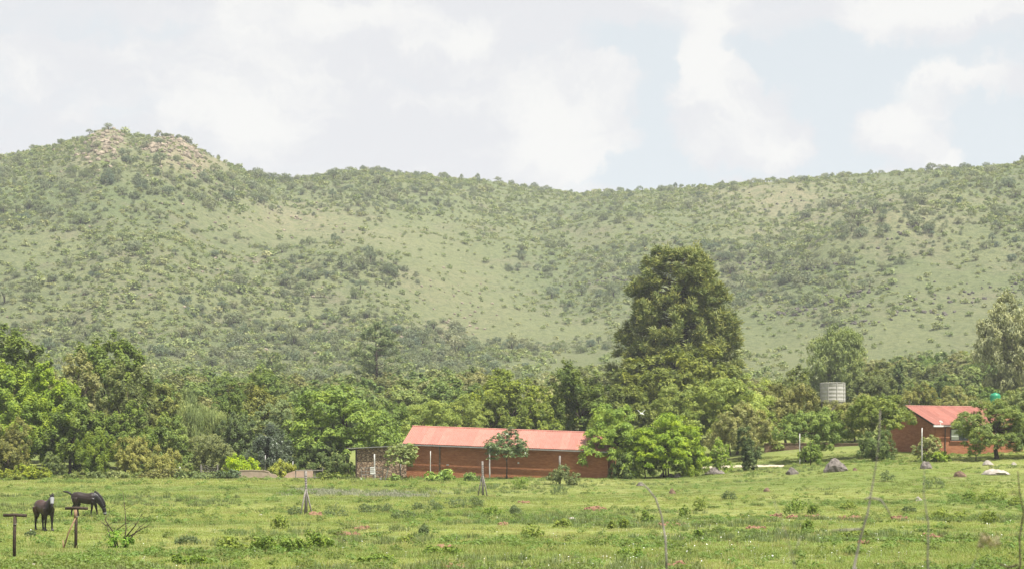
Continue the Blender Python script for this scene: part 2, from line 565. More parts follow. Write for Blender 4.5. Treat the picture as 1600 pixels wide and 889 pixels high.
def crown_points(r, a, b, c, st, prof=None):
    """clump centres, outward directions and radii inside an ellipsoid (or a profile of revolution)"""
    C, O, S = [], [], []
    lobes = []
    n = st['lobes']
    for i in range(n):
        for _ in range(12):
            d = rdir(r, 1, st['zmin'])[0]
            rr = r.uniform(.45, .78)
            p = d * np.array([a, b, c]) * rr
            if prof is not None:
                q = prof((p[2] / c + 1) / 2)
                p[0] *= q
                p[1] *= q
            if all(np.linalg.norm((p - l[0]) / np.array([a, b, c])) > .30 for l in lobes):
                break
        lr = r.uniform(*st['lr'])
        rad = np.array([a, b, c]) ** .5 * min(a, b, c) ** .5 * lr
        if prof is not None:
            rad = rad * (0.45 + .55 * prof((p[2] / c + 1) / 2))
        lobes.append((p, rad))
    for p, rad in lobes:
        k = st['cl']
        d = rdir(r, k, -.65)
        d[:, 2] += .12
        d = unit(d)
        q = p + d * rad * r.uniform(.72, 1.08, (k, 1))
        C.append(q)
        O.append(unit(d * .7 + unit(p[None] + 1e-6) * .5))
        S.append(np.full(k, rad.mean() * st['cs']) * r.uniform(.7, 1.35, k))
    return np.concatenate(C), np.concatenate(O), np.concatenate(S), lobes


def crown_mesh(name, seed, W, H, style, n_max=24000, depth=.9, prof=None, leaf=None, cov=None):
    """leaves spread over an irregular crown W wide and H tall, base of the crown at z=0"""
    st = dict(STY[style])
    st['cov'] = cov or st['cov'] * 1.2
    r = np.random.default_rng(seed)
    a, b, c = W / 2, W / 2 * depth, H / 2
    C, O, S, lobes = crown_points(r, a, b, c, st, prof)
    area = math.pi * W * H
    L = leaf or math.sqrt(st['cov'] * area / (n_max * .5 * st['asp']))
    L = max(L, leaf or .13)
    n = int(min(n_max, st['cov'] * area / (.5 * st['asp'] * L * L)))
    w = S ** 2 * r.uniform(.55, 1.3, len(S))
    idx = r.choice(len(C), n, p=w / w.sum())
    d = rdir(r, n)
    rr = r.uniform(0, 1, (n, 1)) ** .45
    scl = np.stack([S[idx], S[idx], S[idx] * st['cf']], -1)
    pos = C[idx] + d * scl * rr
    pos[:, 2] -= (1 - st['cf']) * .3 * S[idx] * (d[:, 0] ** 2 + d[:, 1] ** 2) * rr[:, 0] ** 2 * 2
    nrm = unit(d * .55 + O[idx] * .5 + np.array([.08, -.08, st['up'] + .15]) + r.normal(0, .5, (n, 3)))
    if st.get('droop'):
        ax = np.array([0, 0, -1.0]) + r.normal(0, .45 - .25 * st['droop'], (n, 3))
        nrm = unit(np.stack([nrm[:, 0], nrm[:, 1], nrm[:, 2] * (1 - .8 * st['droop'])], -1))
    else:
        ax = d + r.normal(0, .6, (n, 3))
    cv = r.uniform(0, 1, len(C))
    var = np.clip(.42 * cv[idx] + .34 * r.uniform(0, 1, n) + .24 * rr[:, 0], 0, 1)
    # fit exactly into W x H
    for ax_i, size in ((0, W), (1, W * depth), (2, H)):
        lo, hi = np.percentile(pos[:, ax_i], [.6, 99.4])
        pos[:, ax_i] = (pos[:, ax_i] - (lo + hi) / 2) * size / (hi - lo)
    pos[:, 2] += H / 2
    Ls = L * r.uniform(.65, 1.35, n)
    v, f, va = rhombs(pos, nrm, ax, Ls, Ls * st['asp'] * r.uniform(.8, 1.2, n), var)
    lob = [(p + np.array([0, 0, H / 2]), rad) for p, rad in lobes]
    return npmesh(name, v, f, {'v': va}), lob


def trunk_mesh(seed, h_tr, rad, lobes, zc, stems=1, lean=(0, 0), limbs=7, spread=.25):
    r = np.random.default_rng(seed + 991)
    mb = MB()
    lean = np.array([lean[0], lean[1]])
    for s in range(stems):
        off = r.normal(0, spread, 2) if stems > 1 else np.zeros(2)
        top = np.array([*(off * 2.2 + lean), h_tr])
        pts, n = [], 5
        for i in range(n + 1):
            t = i / n
            p = np.array([*off, -.35]) * (1 - t) + top * t
            p[:2] += r.normal(0, .05, 2) * (0 < i < n) * h_tr * .3
            pts.append(p)
        rr = rad / stems ** .4
        mb.tube(pts, [rr * (1.45 if i == 0 else 1.08 - .5 * i / n) for i in range(n + 1)], 7)
        order = r.permutation(len(lobes))[:limbs]
        for j in order:
            p, lrad = lobes[j]
            tgt = np.array([p[0], p[1], p[2] + zc])
            st_ = np.array(pts[3]) if tgt[2] < h_tr * 1.15 else np.array(pts[-1])
            mid = st_ * .5 + tgt * .5 + np.array([0, 0, -.06 * np.linalg.norm(tgt - st_)]) + r.normal(0, .08, 3) * np.linalg.norm(tgt - st_)
            mb.tube([st_, mid, tgt], [rr * .5, rr * .33, rr * .12], 5)
            for q in range(2):
                e = tgt + unit(r.normal(0, 1, 3) + np.array([0, 0, .4])) * lrad * .8
                mb.tube([mid * .4 + tgt * .6, e], [rr * .17, rr * .05], 4)
    return mb.mesh('trunk', True)


def plant(name, label, cat, px, top, w, d, style, colr, seed, group=None, cb=.12, py=None, stems=1, lean=(0, 0), n=24000, trunk=True, cov=None,
          rad=None, depth=.9, prof=None, mat='leaf', bark='bark', leaf=None, limbs=7, dx=0):
    """a tree or shrub on the ground at bearing px and distance d, crown top at row `top`, crown w photo pixels wide"""
    x = (px - 800) / F * d
    z0 = gz(x, d)
    h = CAMZ + (HY - top) / F * d - z0
    W = w * 1.08 / F * d
    root = empty(name, (x, d, z0))
    tag(root, label, cat, group)
    hb = h * cb
    me, lob = crown_mesh('crown', seed, W, h - hb, style, n, depth, prof, leaf, cov)
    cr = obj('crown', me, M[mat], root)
    cr.location = (dx / F * d, 0, hb)
    g_ = colr[1]
    cr.color = (min(max(colr[0], .64 * g_), .90 * g_), g_, colr[2], 1)
    if trunk:
        lob2 = [(p + np.array([dx / F * d, 0, 0]), q) for p, q in lob]
        tm = trunk_mesh(seed, hb + (h - hb) * .38, rad or max(.05, h * .022), lob2, hb, stems, lean, limbs)
        obj('trunk', tm, M[bark], root)
    return root
# ------------------------------------------------------------------ trees of the belt, each a thing of its own
G_, Y_, O_, D_, L_, K_ = (.060, .105, .020), (.115, .155, .028), (.090, .105, .035), (.034, .062, .016), (.105, .170, .024), (.080, .100, .048)
BRN, DKG, FEA, GRY = (.135, .120, .048), (.030, .045, .026), (.088, .165, .028), (.095, .118, .062)
TREES = [
    # left wood, back to front
    ('leafy_tree', 'tall dark green tree at the far left edge, top of the left wood', 22, 518, 120, 184, 'dome', (.065, .10, .02), dict(cb=.1)),
    ('leafy_tree', 'big tree with two dark rounded heads rising behind the left wood', 168, 530, 132, 188, 'broad', (.050, .095, .018), dict(cb=.2)),
    ('leafy_tree', 'bright green broad tree leaning out of the left picture edge', 2, 556, 150, 174, 'broad', (.080, .138, .022), dict(cb=.14)),
    ('leafy_tree', 'olive brown fine-leaved tree in the middle of the left wood', 118, 556, 108, 178, 'fine', (.130, .130, .052), dict(cb=.12)),
    ('leafy_tree', 'bright green tree in front of the olive brown tree', 72, 572, 92, 171, 'broad', L_, dict(cb=.12)),
    ('leafy_tree', 'grey green fine-leaved tree at the right side of the left wood', 192, 572, 86, 175, 'fine', (.082, .105, .036), dict(cb=.12)),
    ('leafy_tree', 'yellow green low tree hanging over the left picture edge', 22, 615, 100, 165, 'broad', (.098, .150, .026), dict(cb=.1)),
    ('leafy_tree', 'shaded green tree with dense skirt over the grazing horse', 110, 622, 112, 166, 'broad', (.060, .100, .020), dict(cb=.08)),
    ('leafy_tree', 'green tree with open dark base right of the horses', 196, 630, 80, 166, 'broad', (.072, .112, .024), dict(cb=.2)),
    ('shrub', 'rounded green shrub at the foot of the left wood', 148, 680, 56, 160, 'shrub', (.062, .110, .018), dict(cb=.02)),
    ('shrub', 'small grey green shrub beside a dark gap in the left wood', 84, 706, 34, 160, 'shrub', (.070, .098, .034), dict(cb=.02)),
    ('shrub', 'rusty brown tinted shrub at the left picture edge', 12, 655, 62, 161, 'fine', (.125, .112, .034), dict(cb=.02)),
    ('leafy_tree', 'olive green rounded tree left of the drooping willow', 246, 602, 84, 182, 'fine', (.100, .122, .036), dict(cb=.1)),
    ('leafy_tree', 'low green tree below the olive tree beside the willow', 262, 650, 84, 170, 'broad', (.085, .125, .032), dict(cb=.06)),
    ('willow_tree', 'pale green weeping willow with hanging strands, the taller one', 292, 612, 58, 186, 'willow', (.105, .140, .055), dict(cb=.1)),
    ('willow_tree', 'weeping willow in front, lower and wider', 318, 636, 74, 178, 'willow', (.115, .150, .058), dict(cb=.08)),
    ('shrub', 'yellowish olive shrub mass behind the white flowering patch', 232, 684, 92, 160, 'fine', (.130, .140, .042), dict(cb=0)),
    ('umbrella_tree', 'dark green flat-topped tree standing above the belt', 412, 577, 70, 208, 'layer', (.052, .105, .026), dict(cb=.2)),
    ('umbrella_tree', 'smaller flat-topped tree left of the taller flat-topped tree', 362, 590, 56, 204, 'layer', (.058, .105, .026), dict(cb=.2)),
    ('leafy_tree', 'reddish tinged dense tree below the flat-topped trees', 412, 604, 118, 192, 'dome', (.085, .100, .026), dict(cb=.1)),
    ('leafy_tree', 'deep green tree between the willow and the grey feathery tree', 352, 622, 72, 184, 'broad', (.058, .095, .024), dict(cb=.1)),
    ('leafy_tree', 'grey green feathery tree behind the dark round bush', 428, 628, 92, 176, 'feather', (.095, .128, .055), dict(cb=.1)),
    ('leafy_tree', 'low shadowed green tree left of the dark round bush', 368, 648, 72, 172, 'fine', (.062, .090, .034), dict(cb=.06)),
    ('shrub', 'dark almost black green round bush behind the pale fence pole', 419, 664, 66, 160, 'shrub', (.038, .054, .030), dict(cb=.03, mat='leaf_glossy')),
    ('shrub', 'grey green bush with a bare pale branch behind the wire gate', 331, 680, 72, 160, 'fine', (.098, .118, .048), dict(cb=.02)),
    ('shrub', 'bright lime green low shrub behind the broken wall', 378, 711, 50, 155.5, 'shrub', (.150, .225, .022), dict(cb=0)),
    ('shrub', 'small yellow green shrub between the two broken walls', 441, 718, 38, 156, 'shrub', (.135, .165, .035), dict(cb=0)),
    ('leafy_tree', 'large fresh green tree in layered sprays left of the stone shed', 542, 606, 172, 170, 'layer', (.072, .135, .030), dict(cb=.12, n=26000)),
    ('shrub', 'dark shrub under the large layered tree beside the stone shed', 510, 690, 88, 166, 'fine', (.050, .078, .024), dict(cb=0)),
    ('leafy_tree', 'yellow green airy tree behind the left end of the pink roof', 672, 628, 84, 182, 'feather', (.118, .160, .042), dict(cb=.15)),
    ('leafy_tree', 'yellow green tree rising behind the roof, right of its twin', 722, 620, 76, 186, 'feather', (.124, .162, .044), dict(cb=.15)),
    ('leafy_tree', 'mid green tree between the layered tree and the pink roof', 622, 632, 74, 188, 'layer', (.075, .130, .032), dict(cb=.1)),
    ('leafy_tree', 'large dense dome-shaped tree behind the middle of the pink roof', 800, 580, 140, 206, 'dome', (.085, .118, .020), dict(cb=.1, n=26000)),
    ('leafy_tree', 'dark rounded tree in front of the large dome tree, left', 768, 616, 66, 192, 'dome', (.075, .105, .022), dict(cb=.1)),
    ('leafy_tree', 'low dense tree just above the roof below the dome tree', 838, 626, 96, 186, 'dome', (.080, .112, .022), dict(cb=.1)),
    ('leafy_tree', 'tall dark green tree left of the pine above the roof end', 906, 570, 84, 192, 'broad', (.055, .085, .018), dict(cb=.08)),
    ('leafy_tree', 'broad dark olive dome tree standing before the tall pine', 1052, 545, 186, 208, 'dome', (.075, .098, .020), dict(cb=.12, n=26000)),
    ('leafy_tree', 'dark green tree filling the gap below the pine, left', 970, 604, 100, 196, 'dome', (.070, .095, .022), dict(cb=.05)),
    ('leafy_tree', 'wide lime tinged tree with brown inner branches below the pine', 1142, 592, 132, 184, 'feather', (.124, .168, .044), dict(cb=.12, n=26000, stems=2)),
    ('leafy_tree', 'pale lime tree left half of the spreading pair below the pine', 1068, 598, 86, 186, 'feather', (.112, .150, .042), dict(cb=.12)),
    ('leafy_tree', 'brownish green drooping tree behind the small dark cypress', 1160, 632, 100, 176, 'fine', (.125, .135, .050), dict(cb=.16, stems=2)),
    ('leafy_tree', 'fresh green feathery tree over the right end of the brick building', 958, 634, 98, 156, 'feather', (.105, .165, .036), dict(cb=.16, cov=2.6, stems=3, n=26000)),
    ('leafy_tree', 'vivid green low-branched tree right of the feathery tree', 1042, 648, 112, 155, 'feather', (.105, .175, .024), dict(cb=.02, cov=2.4, stems=3, n=26000)),
    ('shrub', 'low green shrub filling the foot of the vivid green tree, left', 1008, 694, 58, 154.5, 'shrub', (.070, .122, .022), dict(cb=0)),
    ('shrub', 'low green shrub filling the foot of the vivid green tree, right', 1076, 692, 56, 154.5, 'shrub', (.085, .145, .024), dict(cb=0)),
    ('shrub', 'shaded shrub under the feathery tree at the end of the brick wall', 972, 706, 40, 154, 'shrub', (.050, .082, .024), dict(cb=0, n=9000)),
    ('leafy_tree', 'small fresh green sapling before the pale path', 1126, 686, 34, 156, 'feather', (.098, .165, .032), dict(cb=.05, n=7000)),
    ('leafy_tree', 'small dark upright evergreen beside the pale path', 1170, 668, 34, 158, 'shrub', (.040, .070, .024), dict(cb=.02, n=9000)),
    ('leafy_tree', 'dark green rounded tree left of the corrugated tank', 1235, 576, 92, 208, 'dome', (.065, .088, .022), dict(cb=.1)),
    ('leafy_tree', 'brown olive fine-leaved tree below the corrugated tank', 1226, 602, 106, 192, 'fine', (.115, .112, .036), dict(cb=.1)),
    ('eucalyptus_tree', 'upright pale green gum tree behind the corrugated tank', 1306, 512, 84, 262, 'gum', (.098, .132, .046), dict(cb=.05, n=28000, bark='bark_pale')),
    ('leafy_tree', 'dark green bushy tree right of the corrugated tank', 1358, 580, 78, 236, 'dome', (.072, .095, .032), dict(cb=.05)),
    ('leafy_tree', 'yellowish brown tree behind the spreading tree beside the brick house', 1335, 618, 90, 190, 'fine', (.135, .135, .045), dict(cb=.1)),
    ('leafy_tree', 'green tree with a low leaning trunk behind the pale pole', 1268, 640, 112, 168, 'broad', (.075, .120, .030), dict(cb=.26, lean=(-.6, 0), stems=2, limbs=9)),
    ('leafy_tree', 'spreading olive green tree left of the brick house gable', 1368, 618, 104, 166, 'broad', (.090, .125, .030), dict(cb=.34, lean=(.5, 0), limbs=9)),
    ('shrub', 'rounded deep green shrub below the spreading tree', 1369, 672, 54, 158, 'shrub', (.055, .092, .028), dict(cb=.03)),
    ('leafy_tree', 'little sapling beside the pale pole under the leaning tree', 1267, 690, 34, 158, 'shrub', (.085, .135, .030), dict(cb=.1, n=5000)),
    ('leafy_tree', 'slim dark conifer-like tree in the scrub left of the house roof', 1402, 568, 22, 250, 'shrub', (.060, .090, .034), dict(cb=.02, n=7000)),
    ('leafy_tree', 'rust tinted bushy tree behind the house ridge, left', 1436, 600, 64, 214, 'fine', (.155, .130, .040), dict(cb=.05)),
    ('leafy_tree', 'rust tinted bushy tree behind the house ridge, right', 1492, 604, 74, 216, 'fine', (.150, .132, .045), dict(cb=.05)),
    ('leafy_tree', 'dark green bush standing above the rust tinted trees', 1474, 586, 44, 232, 'dome', (.060, .095, .032), dict(cb=.05)),
    ('eucalyptus_tree', 'tall grey brown gum tree with several pale stems at the right edge', 1574, 464, 96, 244, 'gum', (.150, .160, .085), dict(cb=.1, n=26000, stems=3, bark='bark_pale')),
    ('eucalyptus_tree', 'second tall gum tree partly outside the right edge', 1622, 486, 74, 250, 'gum', (.150, .155, .08), dict(cb=.1, bark='bark_pale', stems=2)),
    ('leafy_tree', 'pale green tree beside the green plastic tank', 1592, 608, 66, 196, 'fine', (.115, .150, .052), dict(cb=.08)),
    ('leafy_tree', 'yellow green shrubby tree behind the house roof', 1548, 628, 60, 192, 'fine', (.115, .140, .040), dict(cb=.05)),
    ('acacia_tree', 'flat spreading thorn tree with dark trunk before the brick house', 1556, 626, 128, 152, 'feather', (.078, .112, .030), dict(cb=.18, limbs=10, n=26000, rad=.2, cov=2.6)),
    ('leafy_tree', 'thin young tree in front of the flat thorn tree', 1525, 690, 26, 150, 'feather', (.090, .135, .032), dict(cb=.3, n=4000)),
    ('leafy_tree', 'low leafy tree at the right picture edge beside the thorn tree', 1612, 640, 74, 156, 'feather', (.095, .135, .035), dict(cb=.15)),
    ('shrub', 'thin airy shrub growing round the pale pole before the gable', 1448, 680, 40, 152, 'acacia', (.120, .140, .055), dict(cb=.1, n=2600)),
    ('shrub', 'bright green low shrub below the house window', 1464, 704, 40, 151, 'shrub', (.105, .170, .028), dict(cb=0, n=8000)),
    ('fig_tree', 'small big-leaved tree leaning against the stone shed', 627, 692, 46, 152, 'layer', (.125, .160, .060), dict(cb=.40, n=5000, leaf=.24, rad=.06, lean=(-.2, 0), dx=0)),
    ('umbrella_tree', 'dark big-leaved tree standing against the middle of the brick wall', 791, 668, 62, 153, 'acacia', (.064, .096, .038), dict(cb=.40, n=9000, leaf=.22, mat='leaf_glossy', rad=.06, limbs=9)),
]
SCRUB_LEAF = ('leaf',)


def build_trees():
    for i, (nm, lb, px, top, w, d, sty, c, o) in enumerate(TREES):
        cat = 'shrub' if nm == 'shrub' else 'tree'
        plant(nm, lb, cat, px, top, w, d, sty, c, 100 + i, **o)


build_trees()


def pine(name, label, px, top, d, prof_px, foot, colr, seed, n, tuft, dens=1.0):
    """conifer: whorls of limbs, each limb ends in upswept tufts of needles; prof_px = (row, half width)"""
    r = np.random.default_rng(seed)
    x = (px - 800) / F * d
    z0 = gz(x, d)
    pr = np.array(prof_px, float)
    zz = (CAMZ + (HY - pr[:, 0]) / F * d - z0)[::-1]
    ww = (pr[:, 1] / F * d)[::-1]
    h = zz[-1]
    root = tag(empty(name, (x, d, z0)), label, 'tree')
    mb = MB()
    npt = 9
    tp = [Vector((r.normal(0, .12), r.normal(0, .12), -.4 + (h * .97 + .4) * i / (npt - 1))) for i in range(npt)]
    r0 = h * .020
    mb.tube(tp, [r0 * (1.2 - 1.12 * i / (npt - 1)) for i in range(npt)], 8)
    C, O, S = [], [], []
    z = zz[0]
    while z < h * .985:
        Rz = float(np.interp(z, zz, ww))
        k = max(3, int(r.integers(6, 9) * dens))
        for j in range(k):
            a = r.uniform(0, 2 * math.pi)
            lob = .90 + .10 * math.sin(3 * a + z * .55) + r.uniform(-.10, .08)
            L = max(.3, Rz * lob * 1.08)
            st_ = np.array([0, 0, max(.5, z - L * .22)])
            e = np.array([math.cos(a) * L, math.sin(a) * L, z + r.uniform(-.2, .5)])
            mid = st_ * .5 + e * .5 + np.array([0, 0, -.05 * L])
            mb.tube([st_, mid, e], [r0 * .30 * (1 - .6 * z / h) + .02, r0 * .2 * (1 - .6 * z / h) + .015, .015], 4, caps=False)
            for t in np.concatenate([r.uniform(.45, 1.0, max(2, int(L * 1.3))), [1.0, .97, .92]]):
                p = st_ * (1 - t) ** 2 + 2 * mid * t * (1 - t) + e * t * t
                p = p + r.normal(0, .28, 3) * tuft
                C.append(p)
                O.append(np.array([math.cos(a) * .55, math.sin(a) * .55, .95]))
                S.append(tuft * r.uniform(.7, 1.25) * (.65 + .35 * min(1, Rz / 4)))
        z += tuft * r.uniform(.5, .85) / dens
    C, O, S = np.array(C), unit(np.array(O)), np.array(S)
    idx = r.integers(0, len(C), n)
    dr = unit(rdir(r, n) * .8 + O[idx] * .75)
    rr = r.uniform(.2, 1, (n, 1))
    pos = C[idx] + dr * rr * S[idx][:, None] * np.array([1, 1, .9])
    ax = dr + r.normal(0, .25, (n, 3))
    nrm = unit(np.cross(ax, rdir(r, n)) + O[idx] * .5)
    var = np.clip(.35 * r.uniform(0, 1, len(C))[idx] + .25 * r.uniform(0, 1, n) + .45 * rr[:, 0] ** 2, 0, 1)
    Ls = tuft * .62 * r.uniform(.7, 1.3, n)
    v, f, va = rhombs(pos, nrm, ax, Ls, Ls * .24, var)
    c = obj('crown', npmesh('crown', v, f, {'v': va}), M['needle'], root)
    c.color = (*colr, 1)
    mb.build('trunk', M['bark'], root, True)
    return root


pine('pine_tree', 'very tall dense pine towering over the tree belt', 1060, 384, 230,
     [(389, 8), (395, 28), (407, 44), (425, 54), (450, 65), (480, 72), (510, 82), (540, 94), (565, 101), (600, 103), (640, 70)], 700,
     (.084, .108, .032), 5, 165000, .85, 1.3)
pine('pine_tree', 'hazy blue green pine standing alone at the foot of the hill', 588, 504, 335,
     [(504, 4), (515, 18), (530, 27), (550, 35), (570, 38), (588, 34), (592, 20)], 600, (.088, .120, .052), 6, 12000, .9, .75)
pine('pine_tree', 'small faint pine at the foot of the hill above the flat-topped trees', 424, 552, 330,
     [(552, 3), (560, 12), (575, 20), (590, 24), (598, 18)], 600, (.075, .105, .038), 8, 3000, .8, .7)


# scrub belt behind the first trees: shared crowns, every tree an object of its own
def scrub_belt():
    r = np.random.default_rng(21)
    kinds = []
    for s, sty in enumerate(('fine', 'broad', 'dome', 'feather', 'fine', 'layer', 'broad')):
        kinds.append(crown_mesh('crown', 400 + s, 7.0, 5.4, sty, 8000)[0])
    tm = MB().tube([(0, 0, -.5), (.1, 0, 1.2), (-.05, .1, 2.6)], [.2, .15, .08], 6).mesh('trunk', True)
    tm.materials.append(M['bark'])
    cols = [(.092, .118, .042), (.076, .112, .034), (.112, .122, .050), (.066, .106, .030), (.104, .140, .046), (.090, .108, .044)]
    bands = [  # px range, rows of the tops, distance, how many, words for the place
        (232, 345, 580, 606, 225, 285, 14, 'between the left wood and the flat-topped trees'),
        (345, 480, 584, 604, 235, 290, 12, 'behind the flat-topped trees'),
        (470, 660, 584, 606, 222, 300, 24, 'above the large layered tree'),
        (640, 760, 572, 604, 225, 310, 18, 'between the layered tree and the dome tree'),
        (860, 960, 572, 590, 235, 300, 6, 'left of the tall pine'),
        (1160, 1260, 588, 606, 240, 290, 5, 'left of the gum tree behind the tank'),
        (1330, 1420, 556, 590, 255, 330, 11, 'between the gum tree and the house ridge'),
        (1400, 1545, 548, 592, 262, 345, 24, 'behind the house ridge'),
        (1520, 1640, 585, 606, 235, 300, 8, 'below the tall gum trees'),
        (-60, 120, 575, 600, 230, 300, 6, 'behind the left wood'),
    ]
    words = ['rust tinted', 'olive green', 'pale green', 'grey green', 'yellowish', 'brownish']
    for (x0, x1, t0, t1, d0, d1, n, where) in bands:
        for i in range(n):
            px = x0 + (x1 - x0) * (i + r.uniform(.1, .9)) / n
            f = r.uniform(0, 1)
            d = d1 + (d0 - d1) * f
            top = t0 + (t1 - t0) * f + r.uniform(-5, 5)
            x, _, z0 = gpx(px, d)
            h = max(2.6, CAMZ + (HY - top) / F * d - z0)
            h = min(h, 8.5)
            root = empty('scrub_tree', (x, d, z0), r.uniform(0, 6.28))
            ci = int(r.integers(0, len(cols)))
            word = ['olive brown', 'olive green', 'rust tinted', 'mid green', 'pale yellow green', 'dull brown green'][ci]
            tag(root, f'{word} scrub tree {where}', 'tree', f'scrub trees {where}')
            c = obj('crown', kinds[int(r.integers(0, len(kinds)))], M['leaf'], root)
            s = h / 6.0
            c.location = (0, 0, .5 * s)
            c.scale = (s * r.uniform(.95, 1.35), s * r.uniform(.95, 1.35), s)
            j = r.uniform(.85, 1.15)
            c.color = (cols[ci][0] * j, cols[ci][1] * j, cols[ci][2] * j, 1)
            t = obj('trunk', tm, None, root)
            t.scale = (s, s, s)


scrub_belt()


# low growth along the foot of the wood
def wood_edge():
    r = np.random.default_rng(33)
    spots = [(8, 735, 34, (.14, .18, .03)), (38, 728, 40, (.15, .20, .028)), (62, 734, 34, (.145, .19, .03)), (20, 742, 30, (.13, .17, .035)),
             (115, 740, 30, (.12, .16, .05)), (150, 738, 34, (.105, .145, .05)), (178, 737, 40, (.15, .185, .075)), (205, 740, 34, (.13, .17, .055)),
             (240, 735, 40, (.14, .15, .05)), (268, 733, 36, (.145, .14, .05)), (295, 736, 34, (.12, .165, .06)), (322, 740, 34, (.125, .17, .07)),
             (352, 738, 26, (.09, .13, .06)), (366, 736, 20, (.08, .12, .06)), (508, 738, 22, (.11, .15, .04)), (530, 740, 24, (.12, .17, .04))]
    for i, (px, top, w, c) in enumerate(spots):
        near = ['under the left wood at the picture edge', 'behind the horses', 'between the horses and the wire gate', 'beside the wire gate', 'left of the stone shed']
        q = 0 if px < 80 else 1 if px < 190 else 2 if px < 300 else 3 if px < 400 else 4
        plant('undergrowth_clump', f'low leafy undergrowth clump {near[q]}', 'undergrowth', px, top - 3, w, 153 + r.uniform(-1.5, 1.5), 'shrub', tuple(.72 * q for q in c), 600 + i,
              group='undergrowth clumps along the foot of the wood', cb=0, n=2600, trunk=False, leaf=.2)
    # vines and young plants at the walls
    plant('wall_shrub', 'broad-leaved low plant at the foot of the brick wall', 'shrub', 687, 733, 42, 150.5, 'shrub', (.105, .175, .045), 650, cb=0, n=900, trunk=False, leaf=.3)
    plant('wall_shrub', 'small broad-leaved plant right of the larger one at the brick wall', 'shrub', 735, 738, 18, 150.5, 'shrub', (.100, .165, .05), 651, cb=0, n=300, trunk=False, leaf=.26)
    plant('wall_shrub', 'little green plant in front of the stone shed', 'shrub', 617, 740, 16, 150.5, 'shrub', (.110, .165, .05), 652, cb=0, n=240, trunk=False, leaf=.24)


wood_edge()
# ------------------------------------------------------------------ building materials
def brick_mat(name, c1, c2, mortar, eff=0.0):
    m, k, out = new_mat(name)
    tc = k.n('ShaderNodeTexCoord').outputs['Object']
    s = k.n('ShaderNodeSeparateXYZ', ins={0: tc}).outputs
    v = k.n('ShaderNodeCombineXYZ', ins={0: k.m('ADD', s[0], s[1]), 1: s[2], 2: 0.0}).outputs[0]
    bt = k.n('ShaderNodeTexBrick', ins={'Vector': v, 'Scale': 1.0, 'Color1': (*c1, 1), 'Color2': (*c2, 1), 'Mortar': (*mortar, 1),
                                        'Mortar Size': 0.009, 'Mortar Smooth': 0.2, 'Bias': 0.0, 'Brick Width': 0.235, 'Row Height': 0.085})
    st = k.n('ShaderNodeVectorMath', operation='MULTIPLY', ins={0: tc, 1: (1.2, 1.2, 5.0)}).outputs[0]
    big = k.noise(st, 0.9, 6, 0.7)
    c = k.mix(k.n('ShaderNodeMapRange', ins={0: big, 1: 0.42, 2: 0.75}).outputs[0], bt.outputs['Color'], (c2[0] * .74, c2[1] * .72, c2[2] * .74))
    light = k.n('ShaderNodeMapRange', ins={0: k.noise(st, 1.7, 5, 0.7), 1: 0.62, 2: 0.70}).outputs[0]
    c = k.mix(k.m('MULTIPLY', light, 0.6), c, (.52, .32, .19))
    bsdf(k, out, c, 0.9, 0.12, k.m('SUBTRACT', k.m('MULTIPLY', big, 0.5), bt.outputs['Fac']), 0.012)
    return m


def stone_wall_mat():
    m, k, out = new_mat('rubble_stone')
    tc = k.n('ShaderNodeTexCoord').outputs['Object']
    v = k.n('ShaderNodeVectorMath', operation='MULTIPLY', ins={0: tc, 1: (1.0, 1.0, 1.5)}).outputs[0]
    vo = k.n('ShaderNodeTexVoronoi', feature='DISTANCE_TO_EDGE', ins={'Vector': v, 'Scale': 4.2, 'Randomness': 0.9})
    vc = k.n('ShaderNodeTexVoronoi', feature='F1', ins={'Vector': v, 'Scale': 4.2, 'Randomness': 0.9})
    r = k.n('ShaderNodeSeparateXYZ', ins={0: vc.outputs['Color']}).outputs[0]
    c = k.ramp(r, [(0, (.19, .125, .085)), (.4, (.36, .255, .17)), (.75, (.45, .335, .235)), (1, (.27, .165, .105))])
    e = k.n('ShaderNodeMapRange', ins={0: vo.outputs['Distance'], 1: 0.02, 2: 0.11}).outputs[0]
    c = k.mix(e, (.11, .08, .055), c)
    bsdf(k, out, c, 0.92, 0.1, e, 0.05)
    return m


def roof_mat():
    m, k, out = new_mat('painted_roof_sheet')
    tc = k.n('ShaderNodeTexCoord').outputs['Object']
    r = k.n('ShaderNodeObjectInfo').outputs['Random']
    off = k.n('ShaderNodeVectorMath', operation='ADD', ins={0: tc, 1: k.n('ShaderNodeCombineXYZ', ins={0: k.m('MULTIPLY', r, 90.0)}).outputs[0]}).outputs[0]
    st = k.n('ShaderNodeVectorMath', operation='MULTIPLY', ins={0: off, 1: (3.0, 0.7, 1.0)}).outputs[0]
    nz = k.noise(st, 1.3, 6, 0.65)
    c = k.mix(k.n('ShaderNodeMapRange', ins={0: nz, 1: 0.35, 2: 0.7}).outputs[0], (.37, .150, .112), (.43, .195, .152))
    dirt = k.n('ShaderNodeMapRange', ins={0: k.noise(off, 4.0, 5, 0.7), 1: 0.64, 2: 0.75}).outputs[0]
    c = k.mix(k.m('MULTIPLY', dirt, 0.5), c, (.22, .10, .075))
    c = k.n('ShaderNodeHueSaturation', ins={'Value': k.m('MULTIPLY_ADD', r, 0.22, 0.87), 'Color': c}).outputs[0]
    bsdf(k, out, c, 0.55, 0.35, nz, 0.004)
    return m


